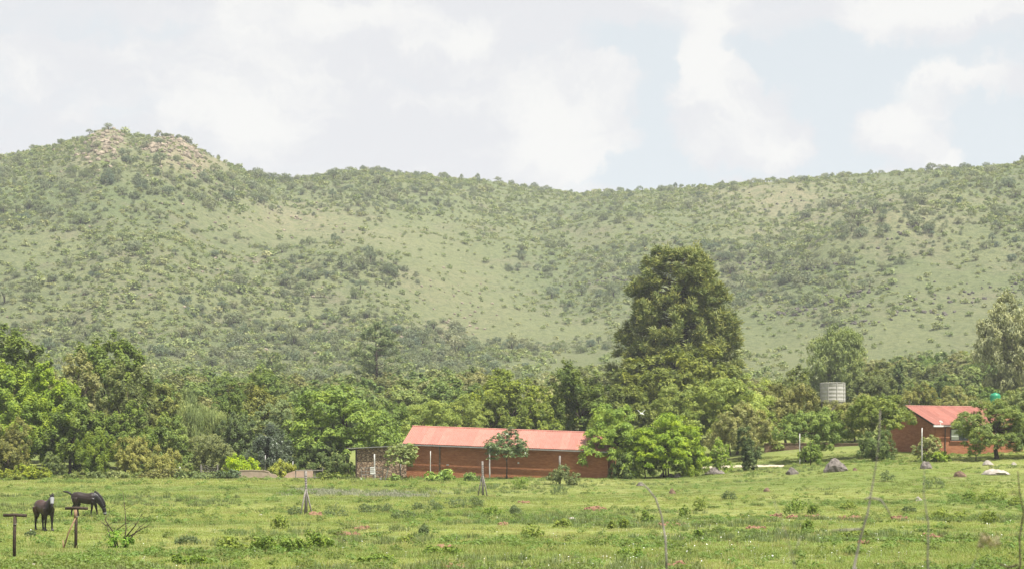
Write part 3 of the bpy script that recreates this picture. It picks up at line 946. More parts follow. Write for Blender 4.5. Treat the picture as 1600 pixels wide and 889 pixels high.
M['brick'] = brick_mat('brick_long', (.46, .185, .082), (.34, .130, .060), (.32, .20, .125))
M['brick_house'] = brick_mat('brick_house', (.45, .185, .095), (.35, .14, .072), (.32, .19, .12))
M['rubble'] = stone_wall_mat()
M['roof'] = roof_mat()
M['zinc'] = simple_mat('zinc', (.20, .19, .18), (.34, .33, .31), 5, 0.6, 0.4, 0.3, 0.004, 0.3)
M['dark_metal'] = simple_mat('dark_metal', (.045, .03, .025), (.09, .065, .05), 8, 0.7, 0.3, 0.3, 0.004)
M['white_paint'] = simple_mat('white_paint', (.62, .62, .60), (.80, .80, .78), 6, 0.6, 0.3, 0.2, 0.004)
M['plaster'] = simple_mat('plaster', (.30, .235, .175), (.44, .35, .27), 3.0, 0.92, 0.1, 0.8, 0.02)
M['plaster_pink'] = simple_mat('plaster_pink', (.40, .28, .215), (.52, .38, .30), 3.0, 0.92, 0.1, 0.8, 0.02)
M['frame_dark'] = simple_mat('frame_dark', (.05, .045, .04), (.09, .08, .07), 8, 0.5, 0.4, 0.1, 0.002)
M['curtain'] = simple_mat('curtain', (.42, .46, .40), (.55, .58, .52), 3, 0.8, 0.1, 0.3, 0.01)
gm, gk, go_ = new_mat('window_glass')
bsdf(gk, go_, (.03, .045, .04), 0.06, 0.6)
M['glass'] = gm
M['tank_grey'] = simple_mat('tank_grey', (.30, .29, .265), (.45, .435, .40), 1.6, 0.75, 0.25, 0.5, 0.01)
M['tank_green'] = simple_mat('tank_green', (.010, .20, .095), (.016, .26, .125), 2.0, 0.4, 0.4, 0.1, 0.003)
M['path'] = simple_mat('path', (.40, .34, .25), (.55, .48, .37), 1.5, 0.95, 0.05, 0.5, 0.02)


def roof_slope(roof, p0, across, down, width, length, n, pitch_w, name='roof_sheet'):
    """n box-ribbed sheets side by side, every sheet an object; p0 = top corner, across / down = unit vectors"""
    across, down = Vector(across).normalized(), Vector(down).normalized()
    nrm = across.cross(down)
    if nrm.z < 0:
        nrm = -nrm
    prof = []
    w = pitch_w
    for i in range(5):
        b = w * i / 5
        prof += [(b, 0), (b + w * .10, 0), (b + w * .125, .035), (b + w * .165, .035), (b + w * .19, 0)]
    prof.append((w + .03, 0.004))
    v, f = [], []
    for (a, h_) in prof:
        v += [(a, 0, h_), (a, length, h_)]
    for i in range(len(prof) - 1):
        f.append((2 * i, 2 * i + 1, 2 * i + 3, 2 * i + 2))
    me = bpy.data.meshes.new('roof_sheet')
    me.from_pydata(v, [], f)
    me.materials.append(M['roof'])
    r = np.random.default_rng(n)
    for i in range(n):
        o = obj(name, me, None, roof)
        p = Vector(p0) + across * (i * pitch_w) + nrm * (0.012 + .006 * (i % 2) + float(r.uniform(0, .006)))
        jit = down + across * float(r.normal(0, .004))
        o.matrix_local = Matrix(((across.x, jit.x, nrm.x, p.x), (across.y, jit.y, nrm.y, p.y), (across.z, jit.z, nrm.z, p.z), (0, 0, 0, 1)))


def gable_house(name, label, cat, corner, rz, L, W, eave, slope, rise, z_base, wallmat, over_e=.42, over_g=.25):
    """local x runs along the front wall, y to the back; eave(x) = eave - slope*x"""
    root = empty(name, corner, rz)
    tag(root, label, cat)
    e = lambda x: eave - slope * x
    t = .24
    # front and back walls, each a box with a sloping top
    def wall(y0, y1):
        v = [(0, y0, z_base), (L, y0, z_base), (L, y1, z_base), (0, y1, z_base), (0, y0, e(0)), (L, y0, e(L)), (L, y1, e(L)), (0, y1, e(0))]
        return v, [(0, 3, 2, 1), (4, 5, 6, 7), (0, 1, 5, 4), (1, 2, 6, 5), (2, 3, 7, 6), (3, 0, 4, 7)]
    MB().add(*wall(0, t)).build('front_wall', wallmat, root)
    MB().add(*wall(W - t, W)).build('back_wall', wallmat, root)
    for nm, xa, xb in (('left_end_wall', .003, t), ('right_end_wall', L - t, L - .003)):
        pr = [(t, z_base), (W - t, z_base), (W - t, 0), (W / 2, 1), (t, 0)]
        v = []
        for x in (xa, xb):
            for (y, z) in pr:
                zz = z if z == z_base else e(x) + (rise * (1 if z == 1 else t / (W / 2)) - .03)
                v.append((x, y, zz))
        MB().add(v, [(4, 3, 2, 1, 0), (5, 6, 7, 8, 9), (0, 1, 6, 5), (1, 2, 7, 6), (2, 3, 8, 7), (3, 4, 9, 8), (4, 0, 5, 9)]).build(nm, wallmat, root)
    roof = empty('roof')
    roof.parent = root
    pitch = rise / (W / 2)
    across = Vector((1, 0, -slope)).normalized()
    n = int(round((L + 2 * over_g) / .76))
    sw = (L + 2 * over_g) / n / across.x
    ridge0 = Vector((-over_g, W / 2, e(-over_g) + rise + .10))
    for sgn in (-1, 1):
        dn = Vector((0, sgn * 1.0, -pitch)).normalized()
        ln = (W / 2 + over_e) / abs(dn.y)
        roof_slope(roof, ridge0, across, dn, L, ln, n, sw)
    xa, xb = -over_g - .03, L + over_g + .03
    MB().tube([(xa, W / 2, e(xa) + rise + .13), (xb, W / 2, e(xb) + rise + .13)], .11, 8, .5).build('ridge_cap', M['roof'], roof)
    ye, ze = -over_e - .02, -pitch * over_e + .02
    v = []
    for x in (xa, xb):
        v += [(x, ye - .10, e(x) + ze - .06), (x, ye, e(x) + ze - .06), (x, ye, e(x) + ze + .05), (x, ye - .10, e(x) + ze + .05)]
    MB().add(v, [(0, 1, 2, 3), (7, 6, 5, 4), (0, 4, 5, 1), (1, 5, 6, 2), (2, 6, 7, 3), (3, 7, 4, 0)]).build('gutter', M['zinc'], roof)
    for x, nm in ((-over_g + .03, 'barge_board'), (L + over_g - .03, 'barge_board')):
        b = MB()
        for sgn in (-1, 1):
            yb = W / 2 + sgn * (W / 2 + over_e)
            z1, z2 = e(x) + rise + .07, e(x) - pitch * over_e + .05
            y1 = W / 2 + sgn * .004
            b.add([(x - .02, y1, z1 - .16), (x + .02, y1, z1 - .16), (x + .02, yb, z2 - .16), (x - .02, yb, z2 - .16),
                   (x - .02, y1, z1), (x + .02, y1, z1), (x + .02, yb, z2), (x - .02, yb, z2)],
                  [(0, 1, 2, 3), (4, 7, 6, 5), (0, 4, 5, 1), (1, 5, 6, 2), (2, 6, 7, 3), (3, 7, 4, 0)])
        b.build(nm, M['dark_metal'], roof)
    return root, e


def long_building():
    p0 = at(635, 705, 157.5)
    p1 = at(950, 705, 154.7)
    dx, dy = p1.x - p0.x, p1.y - p0.y
    L = math.hypot(dx, dy)
    rz = math.atan2(dy, dx)
    zg = .6
    ev = CAMZ + (HY - 693.5) / F * 157.2 + .1
    er = CAMZ + (HY - 705.2) / F * 154.3 + .1
    root, e = gable_house('brick_building', 'long low brick farm building with a faded pink metal roof', 'building',
                          (p0.x, p0.y, 0), rz, L, 7.6, ev, (ev - er) / L, 1.42, zg, M['brick'])
    MB().box(2.92, 3.06, -.04, 0.0, zg, e(3.0) - .12).build('wall_joint', M['stone_brown'], root)
    for x, z, w, h in ((.35, 3.8, .14, .18), (9.6, 3.25, .16, .14), (9.9, 2.45, .14, .12), (3.6, 2.3, .2, .08)):
        MB().box(x, x + w, -.06, 0, z, z + h).build('wall_vent', M['white_paint'], root)


long_building()


def stone_shed():
    root = tag(empty('stone_shed', (at(556, 705, 157).x, 157.0, 0), R(-4)),
               'low rubble stone shed with a flat sheet roof, joined to the brick building', 'shed')
    L = 78 / F * 157 + .05
    zb, z0, z1 = .6, 3.72, 3.95
    f6 = [(0, 3, 2, 1), (4, 5, 6, 7), (0, 1, 5, 4), (1, 2, 6, 5), (2, 3, 7, 6), (3, 0, 4, 7)]
    MB().add([(0, 0, zb), (L, 0, zb), (L, .3, zb), (0, .3, zb), (0, 0, z0), (L, 0, z1), (L, .3, z1), (0, .3, z0)], f6).build('front_wall', M['rubble'], root)
    MB().add([(0.003, .3, zb), (.3, .3, zb), (.3, 4.2, zb), (0.003, 4.2, zb), (0.003, .3, z0), (.3, .3, z0), (.3, 4.2, z0), (0.003, 4.2, z0)], f6).build('side_wall', M['rubble'], root)
    MB().box(-.03, .09, -.06, -.003, zb, z0 - .02).build('corner_post', M['wood_dark'], root)
    rf = MB().add([(-.75, -.35, z0 + .02), (L - .03, -.35, z1 + .03), (L - .03, 4.4, z1 + .05), (-.75, 4.4, z0 + .04),
                   (-.75, -.35, z0 + .09), (L - .03, -.35, z1 + .10), (L - .03, 4.4, z1 + .12), (-.75, 4.4, z0 + .11)], f6).build('roof', M['zinc'], root)
    for y in (.1, 1.6, 3.2):
        MB().box(-.70, -.1, y, y + .09, z0 - .06, z0 + .02).build('rafter', M['wood_dark'], rf)


stone_shed()


def brick_house():
    c = at(1462, 705, 165)
    ang = math.atan2(3.05, 10.0)
    ev = CAMZ + (HY - 665) / F * 165 + .12
    root, e = gable_house('brick_house', 'red brick house with a pink metal roof at the right edge', 'house', (c.x, c.y, 0), ang, 9.2, 10.2, ev, .004, 1.72, 2.0, M['brick_house'])
    x0 = 1.55
    win = empty('window', (x0, -.02, ev - 1.45))
    win.parent = root
    w, h = 1.75, 1.05
    for i, (a, b, cc, d_) in enumerate(((0, w, -.05, .05), (0, w, h - .05, h + .05), (-.05, .05, .05, h - .05), (w - .05, w + .05, .05, h - .05), (w * .5 - .03, w * .5 + .03, .05, h - .05))):
        MB().box(a, b, -.05, .02, cc, d_).build('frame', M['frame_dark'], win)
    MB().box(.05, w * .5 - .03, -.028, .018, .05, h - .05).build('curtain_pane', M['curtain'], win)
    MB().box(w * .5 + .03, w - .05, -.03, .018, .05, h - .05).build('pane', M['glass'], win)
    MB().box(-.12, w + .12, -.12, .02, -.13, -.052).build('sill', M['brick_house'], win)
    MB().tube([(.95, -.07, 2.4), (.95, -.07, ev - .35), (.95, -.40, ev - .12)], .045, 6).build('downpipe', M['frame_dark'], root)
    MB().box(-.55, .45, -.62, -.50, ev - .22, ev - .06).build('gutter_end', M['white_paint'], root)
    MB().tube([(.25, -.45, ev - .1), (.28, -.45, ev + .42)], .03, 5).add([(.10, -.47, ev + .30), (.45, -.47, ev + .18), (.47, -.45, ev + .26), (.12, -.45, ev + .38)], [(0, 1, 2, 3)]).build('antenna', M['white_paint'], root)


brick_house()


# second, hardly seen wall; shade under the leaning trees put into its dark colour
wl = tag(empty('garden_wall', (at(1195, 705, 182).x, 182.0, gz(at(1195, 705, 182).x, 182.0) - .5), R(3)), 'low brick wall coloured dark for shade behind the leaning tree trunks', 'wall')
MB().box(0, 10.5, 0, .25, -.4, 1.35).build('wall_panel', M['stone_brown'], wl)
MB().box(-.05, 10.55, -.05, .30, 1.35, 1.45).build('coping', M['stone_brown'], wl)


def tanks():
    d = 206
    x, _, z0 = gpx(1301, d)
    top, bot = CAMZ + (HY - 598.5) / F * d, CAMZ + (HY - 628) / F * d
    root = tag(empty('water_reservoir', (x, d, bot)), 'round grey corrugated water reservoir half hidden by trees', 'tank')
    rad, h = 19 / F * d, top - bot
    n = 9
    for i in range(n):      # curved wall panels with ring ribs
        a0, a1 = 2 * math.pi * i / n + .02, 2 * math.pi * (i + 1) / n - .02
        v, f = [], []
        rows = 10
        for j in range(rows + 1):
            rr = rad + (.035 if j % 2 else 0)
            for q in range(6):
                a = a0 + (a1 - a0) * q / 5
                v.append((math.cos(a) * rr, math.sin(a) * rr, h * j / rows))
        for j in range(rows):
            for q in range(5):
                f.append((j * 6 + q, j * 6 + q + 1, (j + 1) * 6 + q + 1, (j + 1) * 6 + q))
        MB().add(v, f).build('wall_panel', M['tank_grey'], root)
        a = (a1 + .02)
        o = MB().box(-.05, .05, -.03, .03, .02, h - .02).build('joint_strip', M['tank_grey'], root)
        o.location = (math.cos(a) * (rad + .03), math.sin(a) * (rad + .03), 0)
        o.rotation_euler = (0, 0, a)
    MB().tube([(math.cos(t) * (rad + .03), math.sin(t) * (rad + .03), h) for t in np.linspace(0, 2 * math.pi, 33)], .05, 5).build('rim', M['tank_grey'], root)
    bs = MB()
    bs.tube([(0, 0, z0 - bot - 1), (0, 0, .05)], rad * .98, 20).build('plinth', M['stone'], root)
    d = 201
    x, _, z0 = gpx(1555, d)
    top = CAMZ + (HY - 613.5) / F * d
    root = tag(empty('plastic_tank', (x, d, z0)), 'bright green plastic water tank above the thorn tree', 'tank')
    rad = 8.2 / F * d
    h = 1.3
    zt = top - z0
    rings = [(rad * .98, zt - h), (rad * 1.02, zt - h * .8), (rad * .97, zt - h * .76), (rad * 1.02, zt - h * .55), (rad * .97, zt - h * .5), (rad * 1.02, zt - h * .32),
             (rad * .96, zt - h * .2), (rad * .72, zt - h * .06), (rad * .3, zt - h * .02), (rad * .28, zt + .03), (.01, zt + .04)]
    v, f, n = [], [], 20
    for (rr, z) in rings:
        v += [(math.cos(2 * math.pi * j / n) * rr, math.sin(2 * math.pi * j / n) * rr, z) for j in range(n)]
    for i in range(len(rings) - 1):
        for j in range(n):
            f.append((i * n + j, i * n + (j + 1) % n, (i + 1) * n + (j + 1) % n, (i + 1) * n + j))
    MB().add(v, f).build('tank_body', M['tank_green'], root, True)
    st = MB()
    for sx in (-1, 1):
        for sy in (-1, 1):
            MB().box(sx * rad * .7 - .06, sx * rad * .7 + .06, sy * rad * .7 - .06, sy * rad * .7 + .06, -.3, zt - h - .12).build('stand_leg', M['wood_grey'], root)
    MB().box(-rad, rad, -rad, rad, zt - h - .12, zt - h - .003).build('stand_top', M['wood_grey'], root)


tanks()


# ------------------------------------------------------------------ poles, posts, broken walls
def pole(px, top, py, label, mat='pole_white', rad=.045, lean=0.0, name='fence_pole', tilt=0.0, d=None, thick=None):
    if d is None:
        x, y, z = ray_ground(px, py)
    else:
        x, y, z = gpx(px, d)
    h = CAMZ + (HY - top) / F * y - z
    root = tag(empty(name, (x, y, z)), label, 'pole', 'fence poles')
    n = 4
    MB().tube([(lean * h * i / n + .01 * math.sin(i * 2.1), 0, -.3 + (h + .3) * i / n) for i in range(n + 1)], [rad * (1.1 - .12 * i / n) for i in range(n + 1)], 8).build('shaft', M[mat], root, True)
    MB().tube([(lean * h, 0, h - .002), (lean * h, 0, h + .03)], [rad * 1.0, rad * .6], 8).build('cap', M['wire'], root)
    MB().tube([(lean * h * .55 + math.cos(a) * (rad + .004), math.sin(a) * (rad + .004), h * .55) for a in np.linspace(0, 6.29, 10)], .007, 4).build('wire_tie', M['wire'], root)
    return root


pole(414.5, 711, 746, 'tall pale pole standing before the broken beige wall')
pole(457.5, 720, 738, 'thin pale pole behind the pink broken wall', rad=.035, d=158)
pole(586, 709, 747.5, 'pale leaning pole in front of the stone shed', rad=.06, lean=-.03)
pole(672.5, 704, 744, 'short pale topped rod against the left part of the brick wall', rad=.035, d=153)
pole(626, 716, 744, 'thin pale rod between the stone shed and the fig tree', rad=.03, d=154)
pole(765, 700, 746, 'tall pale pole in front of the brick wall left of the big-leaved tree', rad=.055)
pole(874.5, 712, 756, 'grey wooden fence post sticking out of a round bush', 'wood_grey', .085)
pole(1249.5, 677, 726, 'tall pale pole in front of the leaning tree trunks', rad=.045)
pole(1440.5, 668, 722, 'tall pale pole before the house gable', rad=.05)
pole(281, 729, 744, 'short white post at the left of the wire gate', rad=.06)
pole(1421, 626, 640, 'dark chimney-like pole beside the house gable', 'wood_dark', .06, d=178)


def strainer(px, top, py, label, braces):
    x, y, z = ray_ground(px, py)
    h = CAMZ + (HY - top) / F * y - z
    root = tag(empty('strainer_post', (x, y, z)), label, 'post')
    MB().tube([(.03, 0, -.3), (.01, 0, h * .4), (-.01, 0, h)], [.085, .078, .07], 9).build('post', M['wood_grey'], root, True)
    for (bx, by, k) in braces:
        MB().tube([(bx * 1.05, by * 1.05, -.2), (0.02 * bx, by * .08, h * k)], [.045, .04], 6).build('brace', M['wood_grey'], root, True)
    for i in range(7):
        zz = h * (.56 + .055 * i)
        MB().tube([(math.cos(a) * (.084), math.sin(a) * (.084), zz + .01 * math.sin(a)) for a in np.linspace(0, 6.29, 11)], .009, 4).build('wire_wrap', M['wire'], root)


strainer(478, 735, 804, 'weathered strainer post wrapped in wire beside a red soil mound', [(.42, -.2, .62), (-.30, -.45, .58), (-.12, .3, .5)])
strainer(754, 720, 776, 'grey braced strainer post in the middle of the meadow', [(.36, -.15, .66), (-.36, .1, .66)])


def t_post(px, top, py, half, label, brace=False):
    x, y, z = ray_ground(px, py)
    h = CAMZ + (HY - top) / F * y - z
    w = half / F * y
    root = tag(empty('t_post', (x, y, z), R(-6)), label, 'post')
    MB().tube([(-.03, 0, -.3), (-.02, 0, h * .5), (0, 0, h)], [.066, .062, .058], 9).build('post', M['wood_dark'], root, True)
    MB().tube([(-w, 0, h + .02), (0, 0, h + .035), (w, 0, h + .015)], [.058, .062, .056], 8).build('crossbar', M['wood_dark'], root, True)
    MB().tube([(math.cos(a) * .072, math.sin(a) * .072, h * .80) for a in np.linspace(0, 6.29, 11)], .012, 4).build('wire_tie', M['wire'], root)
    if brace:
        MB().tube([(-.52, -.12, -.1), (-.30, -.08, h * .4), (-.02, -.06, h * .77)], [.034, .032, .03], 6).build('brace', M['wood_tan'], root, True)
        MB().tube([(-.53, -.03, -.1), (-.54, -.03, .34)], [.03, .025], 6).build('stake', M['wood_tan'], root, True)
        b = MB().tube([(-.03, 0, h * .74), (-.025, 0, h * .98)], [.075, .075], 9).build('wooden_sleeve', M['wood_tan'], root, True)


t_post(23.5, 805.5, 870.5, 18.5, 'dark T-shaped post nearest the left picture edge')
t_post(119.5, 794.5, 857, 18, 'dark T-shaped post with a slanting tan brace before the grazing horse', True)


def broken_walls():
    d = 154.0
    x, _, z = gpx(373, d)
    root = tag(empty('broken_wall', (x, d, z)), 'broken beige plastered wall with a crumbling right end', 'wall')
    s = d / F
    top = [(0, 9), (2, 11.5), (20, 12), (40, 11), (47, 9.5), (49, 7.5), (57, 6), (60, 3), (64, 1)]
    v, f = [], []
    for (a, b) in top:
        zz = CAMZ + (HY - (747 - b)) * s - z + .02
        v += [(a * s, 0, -.3), (a * s, 0, zz), (a * s, .3, zz), (a * s, .3, -.3)]
    for i in range(len(top) - 1):
        o = 4 * i
        f += [(o, o + 4, o + 5, o + 1), (o + 1, o + 5, o + 6, o + 2), (o + 2, o + 6, o + 7, o + 3)]
    f += [(0, 1, 2, 3), tuple(4 * (len(top) - 1) + q for q in (3, 2, 1, 0))]
    MB().add(v, f).build('wall_panel', M['plaster'], root)
    v, f = [], []
    for (a, b) in top[:5]:
        zz = CAMZ + (HY - (747 - b)) * s - z + .024
        v += [(a * s, -.03, zz), (a * s, -.03, zz + .07), (a * s, .33, zz + .07), (a * s, .33, zz)]
    for i in range(4):
        o = 4 * i
        f += [(o, o + 4, o + 5, o + 1), (o + 1, o + 5, o + 6, o + 2), (o + 2, o + 6, o + 7, o + 3), (o + 3, o + 7, o + 4, o)]
    f += [(0, 1, 2, 3), tuple(16 + q for q in (3, 2, 1, 0))]
    MB().add(v, f).build('coping', M['plaster'], root)
    x, _, z = gpx(443, d + 1)
    root = tag(empty('broken_wall', (x, d + 1, z)), 'pinkish broken wall rising to the right behind a wooden rail', 'wall')
    top = [(0, 2), (4, 5), (6, 8), (18, 12), (22, 13), (44, 13.5), (46, 12)]
    v, f = [], []
    for (a, b) in top:
        zz = CAMZ + (HY - (747 - b)) * s - z
        v += [(a * s, 0, -.3), (a * s, 0, zz), (a * s, .3, zz), (a * s, .3, -.3)]
    for i in range(len(top) - 1):
        o = 4 * i
        f += [(o, o + 4, o + 5, o + 1), (o + 1, o + 5, o + 6, o + 2), (o + 2, o + 6, o + 7, o + 3)]
    f += [(0, 1, 2, 3), tuple(4 * (len(top) - 1) + q for q in (3, 2, 1, 0))]
    MB().add(v, f).build('wall_panel', M['plaster_pink'], root)
    # wooden rail frame
    x, _, z = gpx(462, 152.5)
    s = 152.5 / F
    root = tag(empty('wooden_rail', (x, 152.5, z)), 'low wooden rail frame on posts before the pinkish wall', 'rail')
    zt = CAMZ + (HY - 734) * s - z
    for a in (0, 14, 30, 42):
        MB().tube([(a * s, 0, -.3), (a * s, 0, zt + (.25 if a == 42 else 0))], [.05, .045], 6).build('post', M['wood_grey'], root)
    MB().tube([(0, -.06, zt - .03), (42 * s, -.06, zt - .02)], .045, 6).build('rail', M['wood_grey'], root)
    MB().tube([(0, -.06, zt * .25), (42 * s, -.06, zt * .25)], .03, 6).build('rail', M['wood_grey'], root)
    # wire gate
    x, _, z = gpx(314, 152.5)
    root = tag(empty('wire_gate', (x, 152.5, z)), 'sagging pale wire gate between two short white posts', 'gate')
    zt = CAMZ + (HY - 725) * s - z
    for a in (0, 26):
        MB().tube([(a * s, 0, -.3), (a * s, 0, zt)], [.07, .065], 7).build('gate_post', M['wood_grey'], root)
    for j in range(5):
        zz = zt * (.25 + .15 * j)
        MB().tube([(0, 0, zz), (8 * s, 0, zz + .12 * (j > 2)), (13 * s, 0, zz - .08), (26 * s, 0, zz - .1)], .013, 4).build('wire_strand', M['wood_grey'], root)
    for j in range(7):
        a = 2 + 3.6 * j
        MB().tube([(a * s, 0, zt * .2), ((a + .6) * s, 0, zt * (.86 if j < 3 else .70))], .013, 4).build('wire_stay', M['wood_grey'], root)


broken_walls()


def trough_rack():
    s = 152.0 / F
    x, _, z = gpx(564, 152.0)
    root = tag(empty('wooden_rack', (x, 152.0, z)), 'grey slatted wooden rack with a sloping leg before the stone shed', 'rack')
    zt = CAMZ + (HY - 731) * s - z
    for a, b in ((0, 1), (8, 7), (19, 20), (34, 34)):
        MB().tube([(b * s, 0, -.2), (a * s, .1, zt)], [.04, .035], 6).build('leg', M['wood_grey'], root)
    MB().tube([(43 * s, .1, zt + .05), (37 * s, -.05, -.2)], [.05, .05], 6).build('leg', M['pole_white'], root)
    MB().box(-1 * s, 44 * s, .04, .12, zt, zt + .07).build('slat', M['wood_grey'], root)
    MB().box(0, 34 * s, -.06, .02, zt * .42, zt * .42 + .08).build('slat', M['wood_grey'], root)
    MB().box(0, 34 * s, -.02, .04, zt * .70, zt * .70 + .05).build('slat', M['wood_grey'], root)
    for a in (1, 31):
        MB().box(a * s - .07, a * s + .07, -.14, .0, -.05, .22).build('foot_block', M['white_paint'], root)
    x, _, z = gpx(582, 151.7)
    zt = CAMZ + (HY - 729) * s - z
    bx = tag(empty('white_box', (x, 151.7, z)), 'small white slatted box hanging on the wooden rack', 'box')
    b0 = CAMZ + (HY - 740) * s - z
    MB().box(-.18, .18, -.05, .05, b0, zt).build('panel', M['white_paint'], bx)
    for q in (.3, .55, .8):
        MB().box(-.15, .15, -.07, -.052, b0 + (zt - b0) * q, b0 + (zt - b0) * q + .04).build('slat', M['wood_grey'], bx)


trough_rack()

# pale driveway strip on the rise
pv, pf = [], []
pts = [(1095, 731), (1130, 730), (1165, 729), (1200, 728.5), (1225, 729)]
for i, (a, b) in enumerate(pts):
    for db in (-2.2, 1.2):
        x, y, z = ray_ground(a, b + db)
        pv.append((x, y, z + .05))
for i in range(len(pts) - 1):
    pf.append((2 * i, 2 * i + 1, 2 * i + 3, 2 * i + 2))
tag(MB().add(pv, pf).build('path', M['path']), 'pale sandy path strip at the edge of the lawn', kind='structure')


# ------------------------------------------------------------------ horses
def solid(parts, voxel=.024, smooth=6):
    mb = MB()
    for pts, rads in parts:
        mb.tube(pts, rads, 14, side=(0, 1, 0))
    me = mb.mesh('horse_shape')
    t = bpy.data.objects.new('horse_shape', me)
    COL.objects.link(t)
    a = t.modifiers.new('r', 'REMESH')
    a.mode, a.voxel_size = 'VOXEL', voxel
    b = t.modifiers.new('s', 'SMOOTH')
    b.factor, b.iterations = .5, smooth
    dg = bpy.context.evaluated_depsgraph_get()
    out = bpy.data.meshes.new_from_object(t.evaluated_get(dg))
    bpy.data.objects.remove(t)
    bpy.data.meshes.remove(me)
    out.polygons.foreach_set('use_smooth', np.ones(len(out.polygons), bool))
    return out


def horse_mat(name, body, dark, pale):
    m, k, out = new_mat(name)
    tc = k.n('ShaderNodeTexCoord').outputs['Object']
    s = k.n('ShaderNodeSeparateXYZ', ins={0: tc}).outputs
    nz = k.noise(tc, 3.0, 4, 0.6)
    low = k.n('ShaderNodeMapRange', ins={0: k.m('MULTIPLY_ADD', nz, 0.3, s[2]), 1: 0.75, 2: 1.15}).outputs[0]
    c = k.mix(low, dark, k.mix(nz, body, pale))
    fr = k.n('ShaderNodeMapRange', ins={0: s[0], 1: 0.35, 2: 0.6}).outputs[0]
    c = k.mix(fr, c, dark)
    bsdf(k, out, c, 0.45, 0.4, k.noise(tc, 40, 3, 0.6), 0.003)
    return m


M['hair'] = simple_mat('hair', (.008, .007, .006), (.022, .018, .015), 30, 0.5, 0.4, 0.4, 0.004)
M['fly_mask'] = simple_mat('fly_mask', (.20, .205, .21), (.30, .305, .31), 60, 0.8, 0.2, 0.2, 0.002)
M['hoof'] = simple_mat('hoof', (.03, .026, .022), (.06, .05, .045), 20, 0.6, 0.3, 0.2, 0.002)
TRUNK = ([(-.86, 0, 1.14), (-.80, 0, 1.15), (-.66, 0, 1.17), (-.42, 0, 1.17), (-.10, 0, 1.10), (.18, 0, 1.07), (.42, 0, 1.10), (.60, 0, 1.12), (.72, 0, 1.10)],
         [(.06, .08), (.17, .20), (.26, .29), (.285, .31), (.285, .31), (.285, .33), (.255, .36), (.19, .29), (.09, .14)])


def leg(kind, sy, sw=0.0):
    y = sy * .15
    if kind == 'f':
        return ([(.46, y * .9, 1.08), (.46, y, .88), (.47 + sw * .4, y, .70), (.47 + sw * .7, y, .47), (.46 + sw, y, .28), (.46 + sw, y, .14), (.50 + sw, y, .05), (.52 + sw, y, 0)],
                [.15, .125, .082, .063, .045, .05, .055, .065])
    return ([(-.56, y, 1.12), (-.56, y * 1.1, .92), (-.52 + sw * .3, y * 1.1, .74), (-.66 + sw * .7, y, .52), (-.67 + sw, y, .30), (-.65 + sw, y, .14), (-.61 + sw, y, .05), (-.59 + sw, y, 0)],
            [.22, .19, .125, .068, .048, .052, .056, .066])


def ear(p, d, up):
    p, d, up = Vector(p), Vector(d), Vector(up)
    return ([p - up * .05, p, p + up * .08 + d * .01, p + up * .16], [(.035, .03), (.045, .028), (.034, .02), (.008, .006)])


